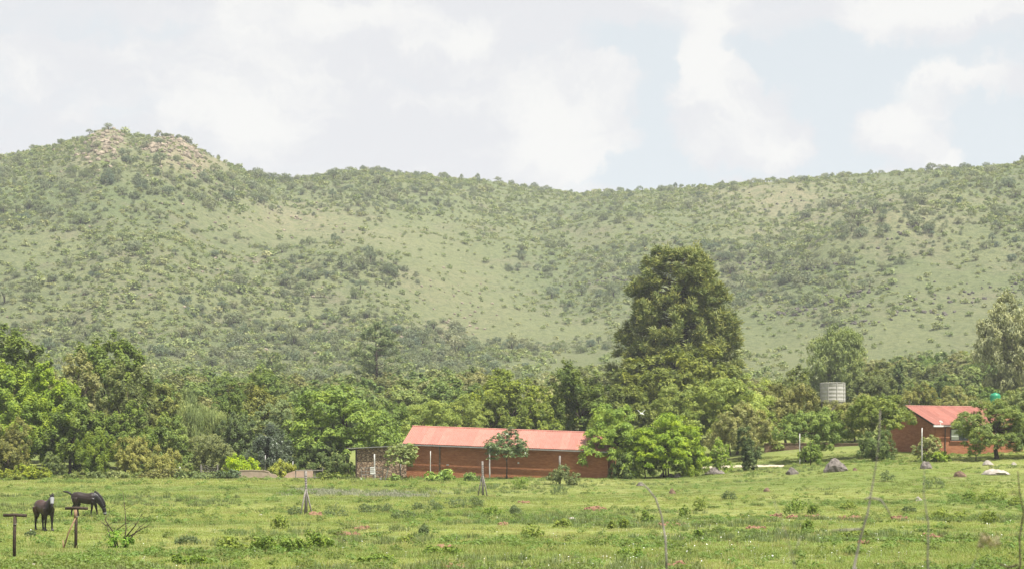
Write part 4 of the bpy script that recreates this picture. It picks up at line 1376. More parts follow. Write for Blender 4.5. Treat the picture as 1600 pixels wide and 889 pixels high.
def horse(name, label, px, py, rz, scale, pose, mat):
    x, y, z = ray_ground(px, py)
    root = tag(empty(name, (x, y, z), rz), label, 'horse', 'horses in the meadow')
    root.scale = (scale,) * 3
    parts = [TRUNK]
    if pose == 'stand':
        parts += [leg('f', 1, .02), leg('f', -1, -.06), leg('h', 1, .10), leg('h', -1, -.06)]
        neck = ([(.42, 0, 1.20), (.62, 0, 1.34), (.80, -.02, 1.47), (.95, -.05, 1.57), (1.02, -.06, 1.60)], [(.15, .29), (.125, .235), (.095, .185), (.08, .145), (.07, .11)])
        hd = [Vector((.96, -.05, 1.62)), Vector((1.05, -.09, 1.53)), Vector((1.16, -.14, 1.36)), Vector((1.25, -.18, 1.21)), Vector((1.29, -.20, 1.14))]
        hr = [(.075, .09), (.10, .125), (.085, .10), (.062, .068), (.045, .05)]
        es = [ear((.97, .01, 1.68), (0, 0, 1), (-.1, .35, .95)), ear((.94, -.13, 1.68), (0, 0, 1), (-.1, -.35, .95))]
        tail = [(-.86, 0, 1.26), (-.98, 0, 1.16), (-1.0, 0, .9), (-.98, 0, .6), (-.95, 0, .42)]
        trad = [.04, .06, .075, .06, .015]
        mane = [(.52, 0, 1.50), (.70, 0, 1.58), (.86, -.02, 1.67), (.98, -.05, 1.74), (1.04, -.08, 1.62)]
    else:
        parts += [leg('f', 1, .16), leg('f', -1, -.10), leg('h', 1, .16), leg('h', -1, -.12)]
        neck = ([(.42, 0, 1.22), (.62, 0, 1.12), (.82, 0, .93), (.97, 0, .70), (1.04, 0, .56)], [(.15, .28), (.13, .235), (.10, .185), (.085, .15), (.075, .12)])
        hd = [Vector((1.02, 0, .62)), Vector((1.08, 0, .48)), Vector((1.12, 0, .30)), Vector((1.14, 0, .13)), Vector((1.14, 0, .06))]
        hr = [(.075, .10), (.10, .13), (.085, .105), (.062, .075), (.045, .05)]
        es = [ear((1.10, .06, .66), (0, 0, 1), (.75, .3, .45)), ear((1.10, -.06, .66), (0, 0, 1), (.75, -.3, .45))]
        tail = [(-.84, 0, 1.30), (-.95, 0, 1.40), (-1.10, 0, 1.46), (-1.24, .02, 1.47), (-1.36, .03, 1.50)]
        trad = [.055, .065, .06, .05, .02]
        mane = [(.50, 0, 1.47), (.68, 0, 1.37), (.88, 0, 1.16), (1.06, 0, .88), (1.14, 0, .62)]
    parts += [neck, (hd, hr)] + es
    bd = obj('body', solid(parts), mat, root)
    MB().tube(mane, [(.035, .09), (.04, .10), (.04, .10), (.035, .09), (.02, .05)], 8, side=(0, 1, 0)).build('mane', M['hair'], root, True)
    MB().tube(tail, trad, 8).build('tail', M['hair'], root, True)
    for (k, sy) in (('f', 1), ('f', -1), ('h', 1), ('h', -1)):
        sw = {('stand', 'f', 1): .02, ('stand', 'f', -1): -.06, ('stand', 'h', 1): .10, ('stand', 'h', -1): -.06,
              ('graze', 'f', 1): .16, ('graze', 'f', -1): -.10, ('graze', 'h', 1): .16, ('graze', 'h', -1): -.12}[(pose, k, sy)]
        hx = (.52 if k == 'f' else -.59) + sw
        MB().tube([(hx - .03, sy * .15, .09), (hx, sy * .15, .0)], [.060, .078], 10).build('hoof', M['hoof'], root, True)
    pts = [hd[1] * .8 + hd[0] * .2, hd[1] * .4 + hd[2] * .6, hd[2] * .45 + hd[3] * .55]
    if pose == 'stand':
        MB().tube([p + Vector((.02, -.015, .015)) for p in pts], [(.108, .118), (.092, .10), (.078, .084)], 12, caps=False, side=(0, 1, 0)).build('fly_mask', M['fly_mask'], root, True)
    else:
        MB().tube([hd[2], hd[2] * .5 + hd[3] * .5], [(.094, .114), (.080, .096)], 12, caps=False, side=(0, 1, 0)).build('noseband', M['fly_mask'], root, True)
    for sy in (-1, 1):
        e = hd[1] * .55 + hd[2] * .45 + Vector((.03, sy * .095, .02))
        MB().tube([e + Vector((0, -sy * .02, 0)), e + Vector((0, sy * .012, 0))], [.024, .014], 8).build('eye', M['hair'], root, True)


horse('horse', 'brown horse with a grey face mask standing and looking at the camera', 70, 829, R(-52), .99, 'stand',
      horse_mat('coat_bay', (.040, .017, .011), (.010, .007, .006), (.060, .027, .017)))
horse('horse', 'dark brown horse grazing with its tail swished up', 134, 808, R(-6), 1.0, 'graze',
      horse_mat('coat_dark', (.016, .010, .008), (.007, .006, .0055), (.030, .018, .014)))
# ------------------------------------------------------------------ bushes and small trees of the hill
def hill_kinds():
    ks = []
    r = np.random.default_rng(50)
    for s, (sty, W, H, cb, n, stems) in enumerate([('shrub', 4.2, 2.6, .05, 420, 0), ('shrub', 3.6, 3.0, .05, 400, 0), ('fine', 5.0, 3.2, .06, 520, 0), ('acacia', 4.6, 2.2, .42, 300, 1),
                                                   ('acacia', 4.0, 1.8, .50, 240, 1), ('euc', 3.4, 2.6, .35, 200, 1), ('shrub', 3.0, 1.5, .0, 260, 0), ('feather', 4.4, 2.8, .25, 300, 1)]):
        me, lob = crown_mesh('hill_bush_shape', 800 + s, W, H, sty, int(n * 3), .95, cov=1.2)
        nv = len(me.vertices)
        v = np.empty(nv * 3, np.float32)
        me.vertices.foreach_get('co', v)
        v = v.reshape(-1, 3)
        hb = (H / (1 - cb)) * cb
        v[:, 2] += hb
        va = np.empty(nv, np.float32)
        me.attributes['v'].data.foreach_get('value', va)
        mb = MB()
        if stems or s in (1, 2):
            for q in range(2):
                a = r.uniform(0, 6.28)
                e = (math.cos(a) * W * .22, math.sin(a) * W * .22, hb + H * .45)
                mb.tube([(0, 0, -.4), (e[0] * .3, e[1] * .3, hb * .8 + .1), e], [.16, .12, .05], 4)
        out = bpy.data.meshes.new('hill_bush_shape')
        tv = mb.v
        allv = np.concatenate([v, np.array(tv, np.float32).reshape(-1, 3)]) if tv else v
        faces = [tuple(range(3 * i, 3 * i + 3)) for i in range(nv // 3)] + [tuple(j + nv for j in f) for f in mb.f]
        out.from_pydata(allv.tolist(), [], faces)
        a = out.attributes.new('v', 'FLOAT', 'POINT')
        a.data.foreach_set('value', np.concatenate([va, np.zeros(len(tv), np.float32)]))
        out.materials.append(M['scrub_leaf'])
        out.materials.append(M['bark'])
        out.polygons.foreach_set('material_index', np.array([0] * (nv // 3) + [1] * len(mb.f), np.int32))
        bpy.data.meshes.remove(me)
        ks.append(out)
    return ks


def gn_scatter(name, pts, scale, rot, idx, meshes, extra_rot=None):
    """one object whose points carry copies of the given shapes"""
    coll = bpy.data.collections.new(name + '_shapes')
    for i, me in enumerate(meshes):
        o = bpy.data.objects.new('%s_shape_%02d' % (name, i), me)
        coll.objects.link(o)
    me = bpy.data.meshes.new(name)
    me.vertices.add(len(pts))
    me.vertices.foreach_set('co', np.asarray(pts, np.float32).ravel())
    for nm, typ, vals in (('sc', 'FLOAT', scale), ('ro', 'FLOAT', rot), ('ix', 'INT', idx)):
        a = me.attributes.new(nm, typ, 'POINT')
        a.data.foreach_set('value', np.asarray(vals, np.int32 if typ == 'INT' else np.float32))
    o = obj(name, me)
    ng = bpy.data.node_groups.new(name, 'GeometryNodeTree')
    ng.interface.new_socket('Geometry', in_out='INPUT', socket_type='NodeSocketGeometry')
    ng.interface.new_socket('Geometry', in_out='OUTPUT', socket_type='NodeSocketGeometry')
    k = NT(ng)
    gi, go = k.n('NodeGroupInput'), k.n('NodeGroupOutput')
    ci = k.n('GeometryNodeCollectionInfo', ins={'Separate Children': True, 'Reset Children': True})
    ci.inputs['Collection'].default_value = coll
    attr = lambda nm, t: k.n('GeometryNodeInputNamedAttribute', data_type=t, ins={'Name': nm}).outputs['Attribute']
    rv = k.n('ShaderNodeCombineXYZ', ins={2: attr('ro', 'FLOAT')}).outputs[0]
    ip = k.n('GeometryNodeInstanceOnPoints', ins={'Points': gi.outputs[0], 'Instance': ci.outputs[0], 'Pick Instance': True,
                                                  'Instance Index': attr('ix', 'INT'), 'Rotation': rv, 'Scale': attr('sc', 'FLOAT')})
    k.link(ip.outputs[0], go.inputs[0])
    o.modifiers.new('scatter', 'NODES').node_group = ng
    return o


def hill_scatter():
    r = np.random.default_rng(61)
    kinds = hill_kinds()
    n = 70000
    u = r.uniform(-260, 1860, n)
    D = np.interp(u, RID[:, 0], RID[:, 1])
    d0 = np.interp(u, FOOT[:, 0], FOOT[:, 1])
    y = np.sqrt(r.uniform(0, 1, n) * ((D + 6) ** 2 - 310 ** 2) + 310 ** 2)
    x = (u - 800) / F * y
    z = hz(x, y)
    _, v = uv_of(x, y, z)
    dens = .30 + .55 * fbm(x / 60, y / 60, 31, 3) + .9 * fbm(x / 22, y / 22, 32, 2)
    dens = dens - .34 * gau(u, v, 150, 470, 300, 90) - .95 * lush_mask(u, v) - 1.3 * gau(u, v, 168, 215, 20, 16) - 1.1 * gau(u, v, 285, 233, 40, 13) - .7 * gau(u, v, 320, 258, 40, 14)
    thick = gau(u, v, 545, 425, 75, 26) + gau(u, v, 610, 435, 50, 14) + .8 * gau(u, v, 400, 290, 55, 32) + .6 * gau(u, v, 560, 285, 130, 20) + .8 * gau(u, v, 690, 525, 75, 28)
    thick = thick + .7 * gau(u, v, 1160, 430, 110, 42) + .7 * gau(u, v, 1250, 480, 45, 14) + .5 * gau(u, v, 1420, 345, 80, 25) + .5 * gau(u, v, 230, 285, 90, 40) + .5 * gau(u, v, 60, 270, 80, 40)
    thick = thick + .6 * gau(u, v, 420, 535, 120, 40) + .7 * gau(u, v, 890, 545, 90, 9) + .5 * gau(u, v, 700, 300, 200, 30) + .5 * gau(u, v, 1330, 505, 40, 10) + .7 * gau(u, v, 230, 210, 22, 22)
    thick = thick + .8 * gau(u, v, 330, 238, 40, 10) * (v < np.interp(u, SKY[:, 0], SKY[:, 1]) + 16)
    tt = np.clip((y - d0) / (D - d0), 0, 1)
    dens = np.clip(dens + .8 * thick, 0, 1.5) * (1 - .80 * sst((tt - .45) / .45)) * .78
    low = sst((y - 300) / 60)
    keep = r.uniform(0, 1.35, n) < dens * low * np.where(y < d0, .55, 1)
    u, x, y, z, v, thick = (a[keep] for a in (u, x, y, z, v, thick))
    # trees along the skyline
    m = 110
    us = np.concatenate([r.uniform(-50, 1650, m), r.normal(620, 50, 14), r.normal(1290, 60, 14), r.normal(1450, 40, 14), r.normal(560, 30, 8), r.normal(270, 25, 12)])
    ds = np.interp(us, RID[:, 0], RID[:, 1]) - r.uniform(-3, 10, len(us))
    xs = (us - 800) / F * ds
    zs = hz(xs, ds)
    n0 = len(x)
    x, y, z, thick = np.concatenate([x, xs]), np.concatenate([y, ds]), np.concatenate([z, zs]), np.concatenate([thick, np.zeros(len(xs))])
    u = np.concatenate([u, us])
    v = np.concatenate([v, uv_of(xs, ds, zs)[1]])
    sc = np.where(r.uniform(0, 1, len(x)) < .36, np.exp(r.normal(-.62, .36, len(x))), np.exp(r.normal(-1.35, .30, len(x)))) * (1 + .3 * np.clip(thick, 0, 1))
    sc[n0:] = r.uniform(.3, .85, len(xs))
    near_top = (y > np.interp(u, RID[:, 0], RID[:, 1]) - 26) & (np.arange(len(x)) < n0)
    sc = np.where(near_top, sc * .6, sc)
    sc = np.clip(sc, .14, 1.25)
    ix = r.choice(8, len(x), p=[.17, .15, .14, .14, .10, .08, .14, .08])
    ix[n0:] = r.choice([2, 3, 4, 5, 7], len(xs))
    ro = r.uniform(0, 6.28, len(x))
    z = z - .1
    app = sc / y
    inview = (u > -15) & (u < 1615) & (v < 590)
    order = np.argsort(-(app * inview))
    big = order[:280]
    rest = order[280:]
    word = {0: ('hillside_bush', 'dense round bush', 'bush'), 1: ('hillside_bush', 'upright rounded bush', 'bush'), 2: ('hillside_bush', 'wide loose bush', 'bush'),
            3: ('hillside_tree', 'flat-topped small thorn tree', 'tree'), 4: ('hillside_tree', 'low umbrella-shaped thorn tree', 'tree'), 5: ('hillside_tree', 'sparse upright small tree', 'tree'),
            6: ('hillside_bush', 'low creeping bush', 'bush'), 7: ('hillside_tree', 'airy small tree', 'tree')}
    for i in big:
        a, b = u[i], v[i]
        side = ('left' if a < 330 else 'left middle' if a < 700 else 'middle' if a < 1050 else 'right middle' if a < 1350 else 'right')
        hgt = 'on the ridge of the' if b < np.interp(a, SKY[:, 0], SKY[:, 1]) + 14 else 'on the upper' if b < 370 else 'halfway up the' if b < 460 else 'on the lower'
        nm, wd, cat = word[int(ix[i])]
        o = obj(nm, kinds[int(ix[i])])
        o.location = (x[i], y[i], z[i])
        o.rotation_euler = (0, 0, ro[i])
        o.scale = (sc[i], sc[i], sc[i] * r.uniform(.85, 1.1))
        tag(o, f'{wd} {hgt} {side} hillside', cat, f'{wd} group {hgt} {side} hillside')
    o = gn_scatter('hill_scrub', np.stack([x, y, z], -1)[rest], sc[rest], ro[rest], ix[rest], kinds)
    tag(o, 'countless small bushes and thorn trees dotted over the hillside', 'scrub', kind='stuff')
    # tussocks, heath and seedlings between them
    n = 40000
    u = r.uniform(-200, 1800, n)
    D = np.interp(u, RID[:, 0], RID[:, 1])
    y = np.sqrt(r.uniform(0, 1, n) * ((D + 4) ** 2 - 300 ** 2) + 300 ** 2)
    x = (u - 800) / F * y
    z = hz(x, y)
    v = uv_of(x, y, z)[1]
    keep = r.uniform(0, 1, n) < np.clip(.75 + 1.0 * fbm(x / 30, y / 30, 35, 3) - .8 * lush_mask(u, v) - 1.2 * bare_mask(u, v), .12, 1)
    tk = []
    for q in range(4):
        me, _ = crown_mesh('tussock_shape', 860 + q, 1.5, .8 + .15 * q, 'shrub', 90, 1.0, cov=1.0)
        me.materials.append(M['tussock'])
        tk.append(me)
    k = int(keep.sum())
    o = gn_scatter('hill_tussocks', np.stack([x, y, z], -1)[keep], np.exp(r.normal(-.25, .35, k)), r.uniform(0, 6.28, k), r.integers(0, 4, k), tk)
    tag(o, 'rough tussocks and low heath between the bushes of the hillside', 'tussocks', kind='stuff')


M['tussock'] = leaf_mat('tussock', 'ramp', [(0.0, (.085, .118, .046)), (.3, (.112, .148, .058)), (.55, (.140, .160, .072)), (.8, (.100, .138, .050)), (1.0, (.160, .172, .084))], trans=0.25)


hill_scatter()


# ------------------------------------------------------------------ rocks
def rock_mesh(seed, sx, sy, sz, sub=2, peak=0.0):
    bm = bmesh.new()
    bmesh.ops.create_icosphere(bm, subdivisions=sub, radius=1)
    r = np.random.default_rng(seed)
    pl = unit(r.normal(0, 1, (9, 3)))
    off = r.uniform(.55, .95, 9)
    for vt in bm.verts:
        p = np.array(vt.co)
        for q, o_ in zip(pl, off):
            d = p @ q - o_
            if d > 0:
                p = p - q * d * .9
        p = p * (1 + .05 * r.normal())
        tp = 1 - peak * max(p[2], -.2)
        vt.co = Vector((p[0] * sx * tp + peak * .25 * sx * p[2] * -1, p[1] * sy * tp, max(p[2], -.45) * sz))
    me = bpy.data.meshes.new('rock')
    bm.to_mesh(me)
    bm.free()
    return me


def rocks():
    items = [  # px, base row, width, height, material, label
        (1308, 737, 36, 24, 'stone', 'largest grey boulder, pointed and cracked, before the leaning trees'),
        (1238, 741, 20, 13, 'stone', 'blocky grey boulder left of the pointed boulder'),
        (1450, 732, 20, 14, 'stone', 'grey boulder with a pale right edge below the pale pole'),
        (1502, 745, 19, 13, 'stone_brown', 'brown lumpy boulder between the grey boulder and the pale slab'),
        (1560, 742, 40, 11, 'stone_pale', 'long flat pale stone slab at the right'),
        (1051, 772, 11, 10, 'stone_brown', 'small dark rock in the middle of the meadow'),
        (1199, 768, 12, 9, 'stone_brown', 'small dark rock right of the meadow middle'),
        (1337, 735, 9, 5, 'stone_brown', 'tiny dark rock right of the pointed boulder'),
        (1545, 727, 16, 9, 'stone_pale', 'pale stone at the foot of the thorn tree'),
        (1585, 727, 9, 6, 'stone_pale', 'small pale stone right of the thorn tree'),
        (1036, 745, 14, 7, 'stone_pale', 'first pale stone of the row under the vivid green tree'),
        (1048, 745, 12, 6, 'stone_pale', 'second pale stone of the row under the vivid green tree'),
        (1059, 746, 14, 8, 'stone', 'grey end stone of the row under the vivid green tree'),
        (1118, 741, 28, 12, 'stone', 'grey stone heap under the little sapling'),
        (1436, 782, 12, 7, 'stone_pale', 'white stone in the grass before the right boulders'),
        (895, 811, 14, 4, 'stone_pale', 'flat white stone lying in the meadow'),
        (45, 886, 34, 7, 'stone_pale', 'flat pale stone in the grass at the lower left corner'),
        (406, 806, 10, 4, 'stone_pale', 'pale flat stone left of the wire wrapped post'),
        (1000, 759, 12, 6, 'stone', 'grey half buried stone behind the bent dry stem'),
        (410, 747.5, 12, 4, 'stone_pale', 'white stone at the foot of the broken beige wall')]
    for i, (px, py, w, h, m, lb) in enumerate(items):
        x, y, z = ray_ground(px, py)
        s = y / F
        me = rock_mesh(200 + i, w * s * .55, w * s * .45, h * s * .85, 3 if w > 16 else 2, .55 if i == 0 else .3)
        o = obj('boulder' if w > 12 else 'rock', me, M[m])
        o.location = (x, y + w * s * .3, z + h * s * .12)
        tag(o, lb, 'rock')
    # red soil mounds: heaps of clods
    mounds = [(492, 806, 24, 12, 'red soil mound right of the wire wrapped post'), (932, 797, 30, 10, 'red brown soil mound in the middle of the meadow'),
              (690, 858, 26, 11, 'brown soil mound overgrown with weeds in the lower middle'), (716, 889, 34, 10, 'red soil mound at the bottom edge, left of centre'),
              (1056, 888, 28, 12, 'red soil mound at the foot of the bent dry stem'), (540, 836, 36, 8, 'flat brown soil patch right of the big weed row'),
              (567, 827, 22, 6, 'small pale soil mound above the flat brown patch'), (1214, 808, 18, 7, 'small red soil mound left of the bushy weed'), (1238, 810, 18, 6, 'small red soil mound under the bushy weed'),
              (1272, 809, 26, 7, 'red soil mound right of the bushy weed'), (1330, 811, 34, 8, 'long red soil mound with a dark clod at right'), (1405, 811, 26, 6, 'pale soil mound right of the long red mound'),
              (1180, 826, 30, 6, 'flat red soil patch in the lower right meadow'), (1052, 821, 44, 5, 'flat pale brown soil patch beside the bent stem'), (1350, 850, 16, 10, 'small red soil mound behind the forked dry stem'),
              (1455, 839, 34, 6, 'pale clod row in the lower right meadow'), (785, 821, 14, 6, 'small red soil mound near the meadow centre'), (820, 786, 16, 4, 'flat red soil patch behind the meadow centre')]
    clod = [rock_mesh(300 + q, .14, .12, .09, 1) for q in range(4)]
    for me in clod:
        me.materials.append(M['soil'])
    r = np.random.default_rng(77)
    for i, (px, py, w, h, lb) in enumerate(mounds):
        x, y, z = ray_ground(px, py)
        s = y / F
        root = tag(empty('soil_mound', (x, y, z)), lb, 'soil mound')
        b = obj('heap', rock_mesh(330 + i, w * s * .5, w * s * .5, h * s * .75, 3), M['soil'], root)
        for q in range(9):
            c = obj('clod', clod[int(r.integers(0, 4))], None, root)
            a, rr = r.uniform(0, 6.28), r.uniform(.25, .62) * w * s
            c.location = (math.cos(a) * rr, math.sin(a) * rr * .8, max(0.03, h * s * .8 * (1 - rr / (w * s * .62))))
            c.scale = (r.uniform(.6, 1.5),) * 3
            c.rotation_euler = (r.uniform(0, 6), r.uniform(0, 6), r.uniform(0, 6))
    # rock faces of the left peak and dark bands on the right hill: many blocks, each outcrop one heap
    shapes = [rock_mesh(360 + q, 1.6, 1.3, 1.25, 2) for q in range(6)]
    dark = [m_.copy() for m_ in shapes]
    for a, b in zip(shapes, dark):
        a.materials.append(M['crag'])
        b.materials.append(M['dark_crag'])

    def outcrop(name, label, spots, n, meshes, smin, smax, squash=1.0):
        P, S, Q, I = [], [], [], []
        for _ in range(n):
            (cu, cv, ru, rv, slope) = spots[int(r.integers(0, len(spots)))]
            uu = cu + r.normal(0, ru)
            vv = cv + slope * (uu - cu) + r.normal(0, rv)
            d = np.linspace(420, 960, 1100)
            xx = (uu - 800) / F * d
            zz = CAMZ + (HY - vv) / F * d
            hit = np.nonzero(zz <= hz(xx, d))[0]
            if not len(hit):
                continue
            j = hit[0]
            P.append((xx[j], d[j], gz(xx[j], d[j]) + .1))
            S.append(r.uniform(smin, smax) ** 1.5)
            Q.append(r.uniform(0, 6.28))
            I.append(int(r.integers(0, len(meshes))))
        o = gn_scatter(name, P, S, Q, I, meshes)
        tag(o, label, 'rocks', kind='stuff')
    outcrop('crag_rocks', 'tan rock face and tumbled blocks on the left peak', [(168, 213, 12, 9, 0), (160, 226, 16, 7, 0), (275, 222, 26, 6, .25), (283, 236, 22, 8, .2), (240, 232, 10, 4, 0), (150, 238, 30, 8, 0)], 360, shapes, .3, 1.05)
    outcrop('hill_stones', 'loose pale stones scattered over the hill below the crags', [(270, 262, 50, 16, 0), (320, 270, 40, 14, .3), (150, 265, 60, 20, 0), (450, 345, 80, 14, 0), (690, 518, 26, 10, 0), (600, 535, 60, 16, 0), (700, 470, 40, 20, .5), (300, 420, 160, 60, 0), (440, 500, 120, 40, 0)], 420, shapes, .2, .62)
    outcrop('dark_rock_bands', 'dark rock ledges running along the right hillside', [(1240, 488, 26, 3.5, -.25), (1330, 462, 28, 3, -.22), (1440, 345, 34, 2.5, -.62), (1180, 412, 40, 7, .05), (1265, 420, 30, 4, -.12), (940, 440, 30, 3, -.1), (1340, 505, 26, 2, -.05), (1420, 488, 70, 8, -.15), (1500, 460, 60, 8, -.1), (1250, 320, 70, 8, .02), (1350, 300, 80, 8, 0)], 420, dark, .2, .68)


rocks()
# ------------------------------------------------------------------ grass, flowers and weeds of the meadow
def grass_mat(name, kind):
    m, k, out = new_mat(name)
    g = k.n('ShaderNodeNewGeometry').outputs['Position']
    rd = k.n('ShaderNodeObjectInfo').outputs['Random']
    v = k.n('ShaderNodeAttribute', attribute_name='v').outputs['Fac']
    c = meadow_colour(k, g)
    if kind == 'weed':
        c = k.mix(0.65, c, (.125, .20, .048))
    if kind == 'sedge':
        c = k.mix(0.7, c, (.14, .18, .088))
    if kind == 'dry':
        c = k.mix(0.6, c, (.46, .40, .20))
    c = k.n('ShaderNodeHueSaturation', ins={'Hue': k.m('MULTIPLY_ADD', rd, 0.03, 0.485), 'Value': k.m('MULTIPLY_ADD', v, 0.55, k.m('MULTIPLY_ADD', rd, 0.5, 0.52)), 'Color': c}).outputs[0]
    b = k.n('ShaderNodeBsdfPrincipled', ins={'Base Color': c, 'Roughness': 0.65, 'Specular IOR Level': 0.2})
    t = k.n('ShaderNodeBsdfTranslucent', ins={'Color': k.mix(1.0, c, (1.1, 1.15, .6), 'MULTIPLY')})
    mx = k.n('ShaderNodeMixShader', ins={0: .42})
    k.link(b.outputs[0], mx.inputs[1])
    k.link(t.outputs[0], mx.inputs[2])
    k.link(mx.outputs[0], out.inputs[0])
    return m


def tuft_mesh(seed, n, rad, h0, h1, wid, bend, mat):
    r = np.random.default_rng(seed)
    a = r.uniform(0, 6.28, n)
    rr = rad * np.sqrt(r.uniform(0, 1, n))
    base = np.stack([np.cos(a) * rr, np.sin(a) * rr, np.full(n, -.03)], -1)
    h = r.uniform(h0, h1, n)
    b = r.uniform(0, 6.28, n)
    ln = np.stack([np.cos(b), np.sin(b), np.zeros(n)], -1) * (h * bend * r.uniform(.2, 1.2, n))[:, None]
    sd = np.stack([np.cos(b + 1.57 + r.normal(0, .6, n)), np.sin(b + 1.57), np.zeros(n)], -1) * wid
    up = np.array([0, 0, 1.0])
    mid = base + ln * .35 + up * (h * .6)[:, None]
    tip = base + ln + up * h[:, None]
    v = np.stack([base - sd, base + sd, mid + sd * .8, mid - sd * .8, tip], 1).reshape(-1, 3)
    i = np.arange(n) * 5
    f = np.concatenate([np.stack([i, i + 1, i + 2], -1), np.stack([i, i + 2, i + 3], -1), np.stack([i + 3, i + 2, i + 4], -1)])
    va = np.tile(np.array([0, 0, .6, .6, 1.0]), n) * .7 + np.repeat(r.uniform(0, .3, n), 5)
    me = npmesh('tuft', v, f, {'v': va})
    me.materials.append(mat)
    return me


def leafy_mesh(seed, W, H, n, leaf, mat):
    me, _ = crown_mesh('low_plant', seed, W, H, 'shrub', n, 1.0, None, leaf)
    me.materials.append(mat)
    return me


M['grass'] = grass_mat('grass', 'grass')
M['weed'] = grass_mat('weed', 'weed')
M['sedge'] = grass_mat('sedge', 'sedge')
M['dry_grass'] = grass_mat('dry_grass', 'dry')


def grass():
    r = np.random.default_rng(90)
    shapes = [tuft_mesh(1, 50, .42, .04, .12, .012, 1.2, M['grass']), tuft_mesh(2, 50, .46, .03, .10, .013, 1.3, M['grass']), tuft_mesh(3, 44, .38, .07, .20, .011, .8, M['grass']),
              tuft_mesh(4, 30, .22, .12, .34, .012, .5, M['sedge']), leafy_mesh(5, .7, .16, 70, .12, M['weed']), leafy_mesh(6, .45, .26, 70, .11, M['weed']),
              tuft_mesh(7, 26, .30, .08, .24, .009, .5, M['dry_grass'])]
    n1, n2, n3 = 30000, 26000, 3000
    d = np.concatenate([1 / r.uniform(1 / 176, 1 / 47, n1), r.uniform(92, 176, n2), r.uniform(5, 26, n3)])
    n = len(d)
    u = r.uniform(-260, 1860, n)
    u[n1 + n2:] = r.uniform(-600, 2200, n3)
    x = (u - 800) / F * d
    z = hz(x, d)
    pat = fbm(x / 5, d / 5, 41, 3)
    pat2 = fbm(x / 11, d / 11, 43, 3)
    ix = np.where(pat2 > .12, 2, r.integers(0, 2, n))
    p = r.uniform(0, 1, n)
    ix = np.where((pat > .34) & (p < .40), 4, ix)
    ix = np.where((pat > .40) & (p < .30), 5, ix)
    ix = np.where((pat2 < -.22) & (p < .25), 3, ix)
    ix = np.where((p > .93), 6, ix)
    ix = np.where((p > .90) & (p < .93), 5, ix)
    sc = r.uniform(.7, 1.25, n)
    sc = sc * np.where((d > 138) & (u < 700), 1.25, 1.0) * np.where((d > 105) & (u > 780), .8, 1.0)
    # thin patches where the soil shows
    keep = ~((fbm(x / 3, d / 3, 44, 3) > .42) & (r.uniform(0, 1, n) < .75))
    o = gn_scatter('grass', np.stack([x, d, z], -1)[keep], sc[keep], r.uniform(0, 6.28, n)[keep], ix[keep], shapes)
    tag(o, 'meadow grass mixed with low weeds and sedge', 'grass', kind='stuff')
    # white flowers
    m = 560
    d = 1 / r.uniform(1 / 100, 1 / 53, m)
    u = np.where(r.uniform(0, 1, m) < .75, r.normal(1180, 260, m), r.uniform(0, 1600, m))
    x = (u - 800) / F * d
    ok = fbm(x / 4, d / 4, 47, 3) > -.12
    x, d = x[ok], d[ok]
    z = hz(x, d)
    v, f = [], []
    for a, b, c in zip(x, d, z):
        h, s = r.uniform(.10, .24), r.uniform(.012, .030)
        t = r.normal(0, .35, 2)
        o_ = len(v)
        v.append((a, b, c + h + .01))
        for q in range(6):
            w = q * math.pi / 3
            v.append((a + math.cos(w) * s, b + math.sin(w) * s, c + h + s * (t[0] * math.cos(w) + t[1] * math.sin(w)) - abs(t[1]) * 0))
        for q in range(6):
            f.append((o_, o_ + 1 + q, o_ + 1 + (q + 1) % 6))
        v += [(a - .004, b, c), (a + .004, b, c), (a, b, c + h)]
        f.append((o_ + 7, o_ + 8, o_ + 9))
    o = MB().add(v, f).build('wildflowers', M['flower'])
    tag(o, 'tiny white wildflowers sprinkled through the lower meadow', 'flowers', kind='stuff')


def purple_patch():
    r = np.random.default_rng(19)
    P = []
    for _ in range(420):
        c = [(500, 768, 26, 2.0), (575, 771, 40, 2.2), (620, 774, 22, 1.5)][int(r.integers(0, 3))]
        x, y, z = ray_ground(c[0] + r.normal(0, c[2]), c[1] + r.normal(0, c[3]))
        P.append((x, y, z))
    n = len(P)
    o = gn_scatter('purple_grass', P, r.uniform(.7, 1.2, n), r.uniform(0, 6.28, n), np.zeros(n), [tuft_mesh(17, 30, .4, .12, .3, .012, .4, M['purple'])])
    tag(o, 'hazy purple grey seed heads of grass before the stone shed', 'grass', kind='stuff')


M['purple'] = simple_mat('purple', (.24, .27, .15), (.32, .31, .24), 2, 0.8, 0.1, 0, 0.001)
M['flower'] = simple_mat('flower', (.72, .72, .66), (.82, .82, .78), 30, 0.6, 0.2, 0, 0.001)
grass()
purple_patch()


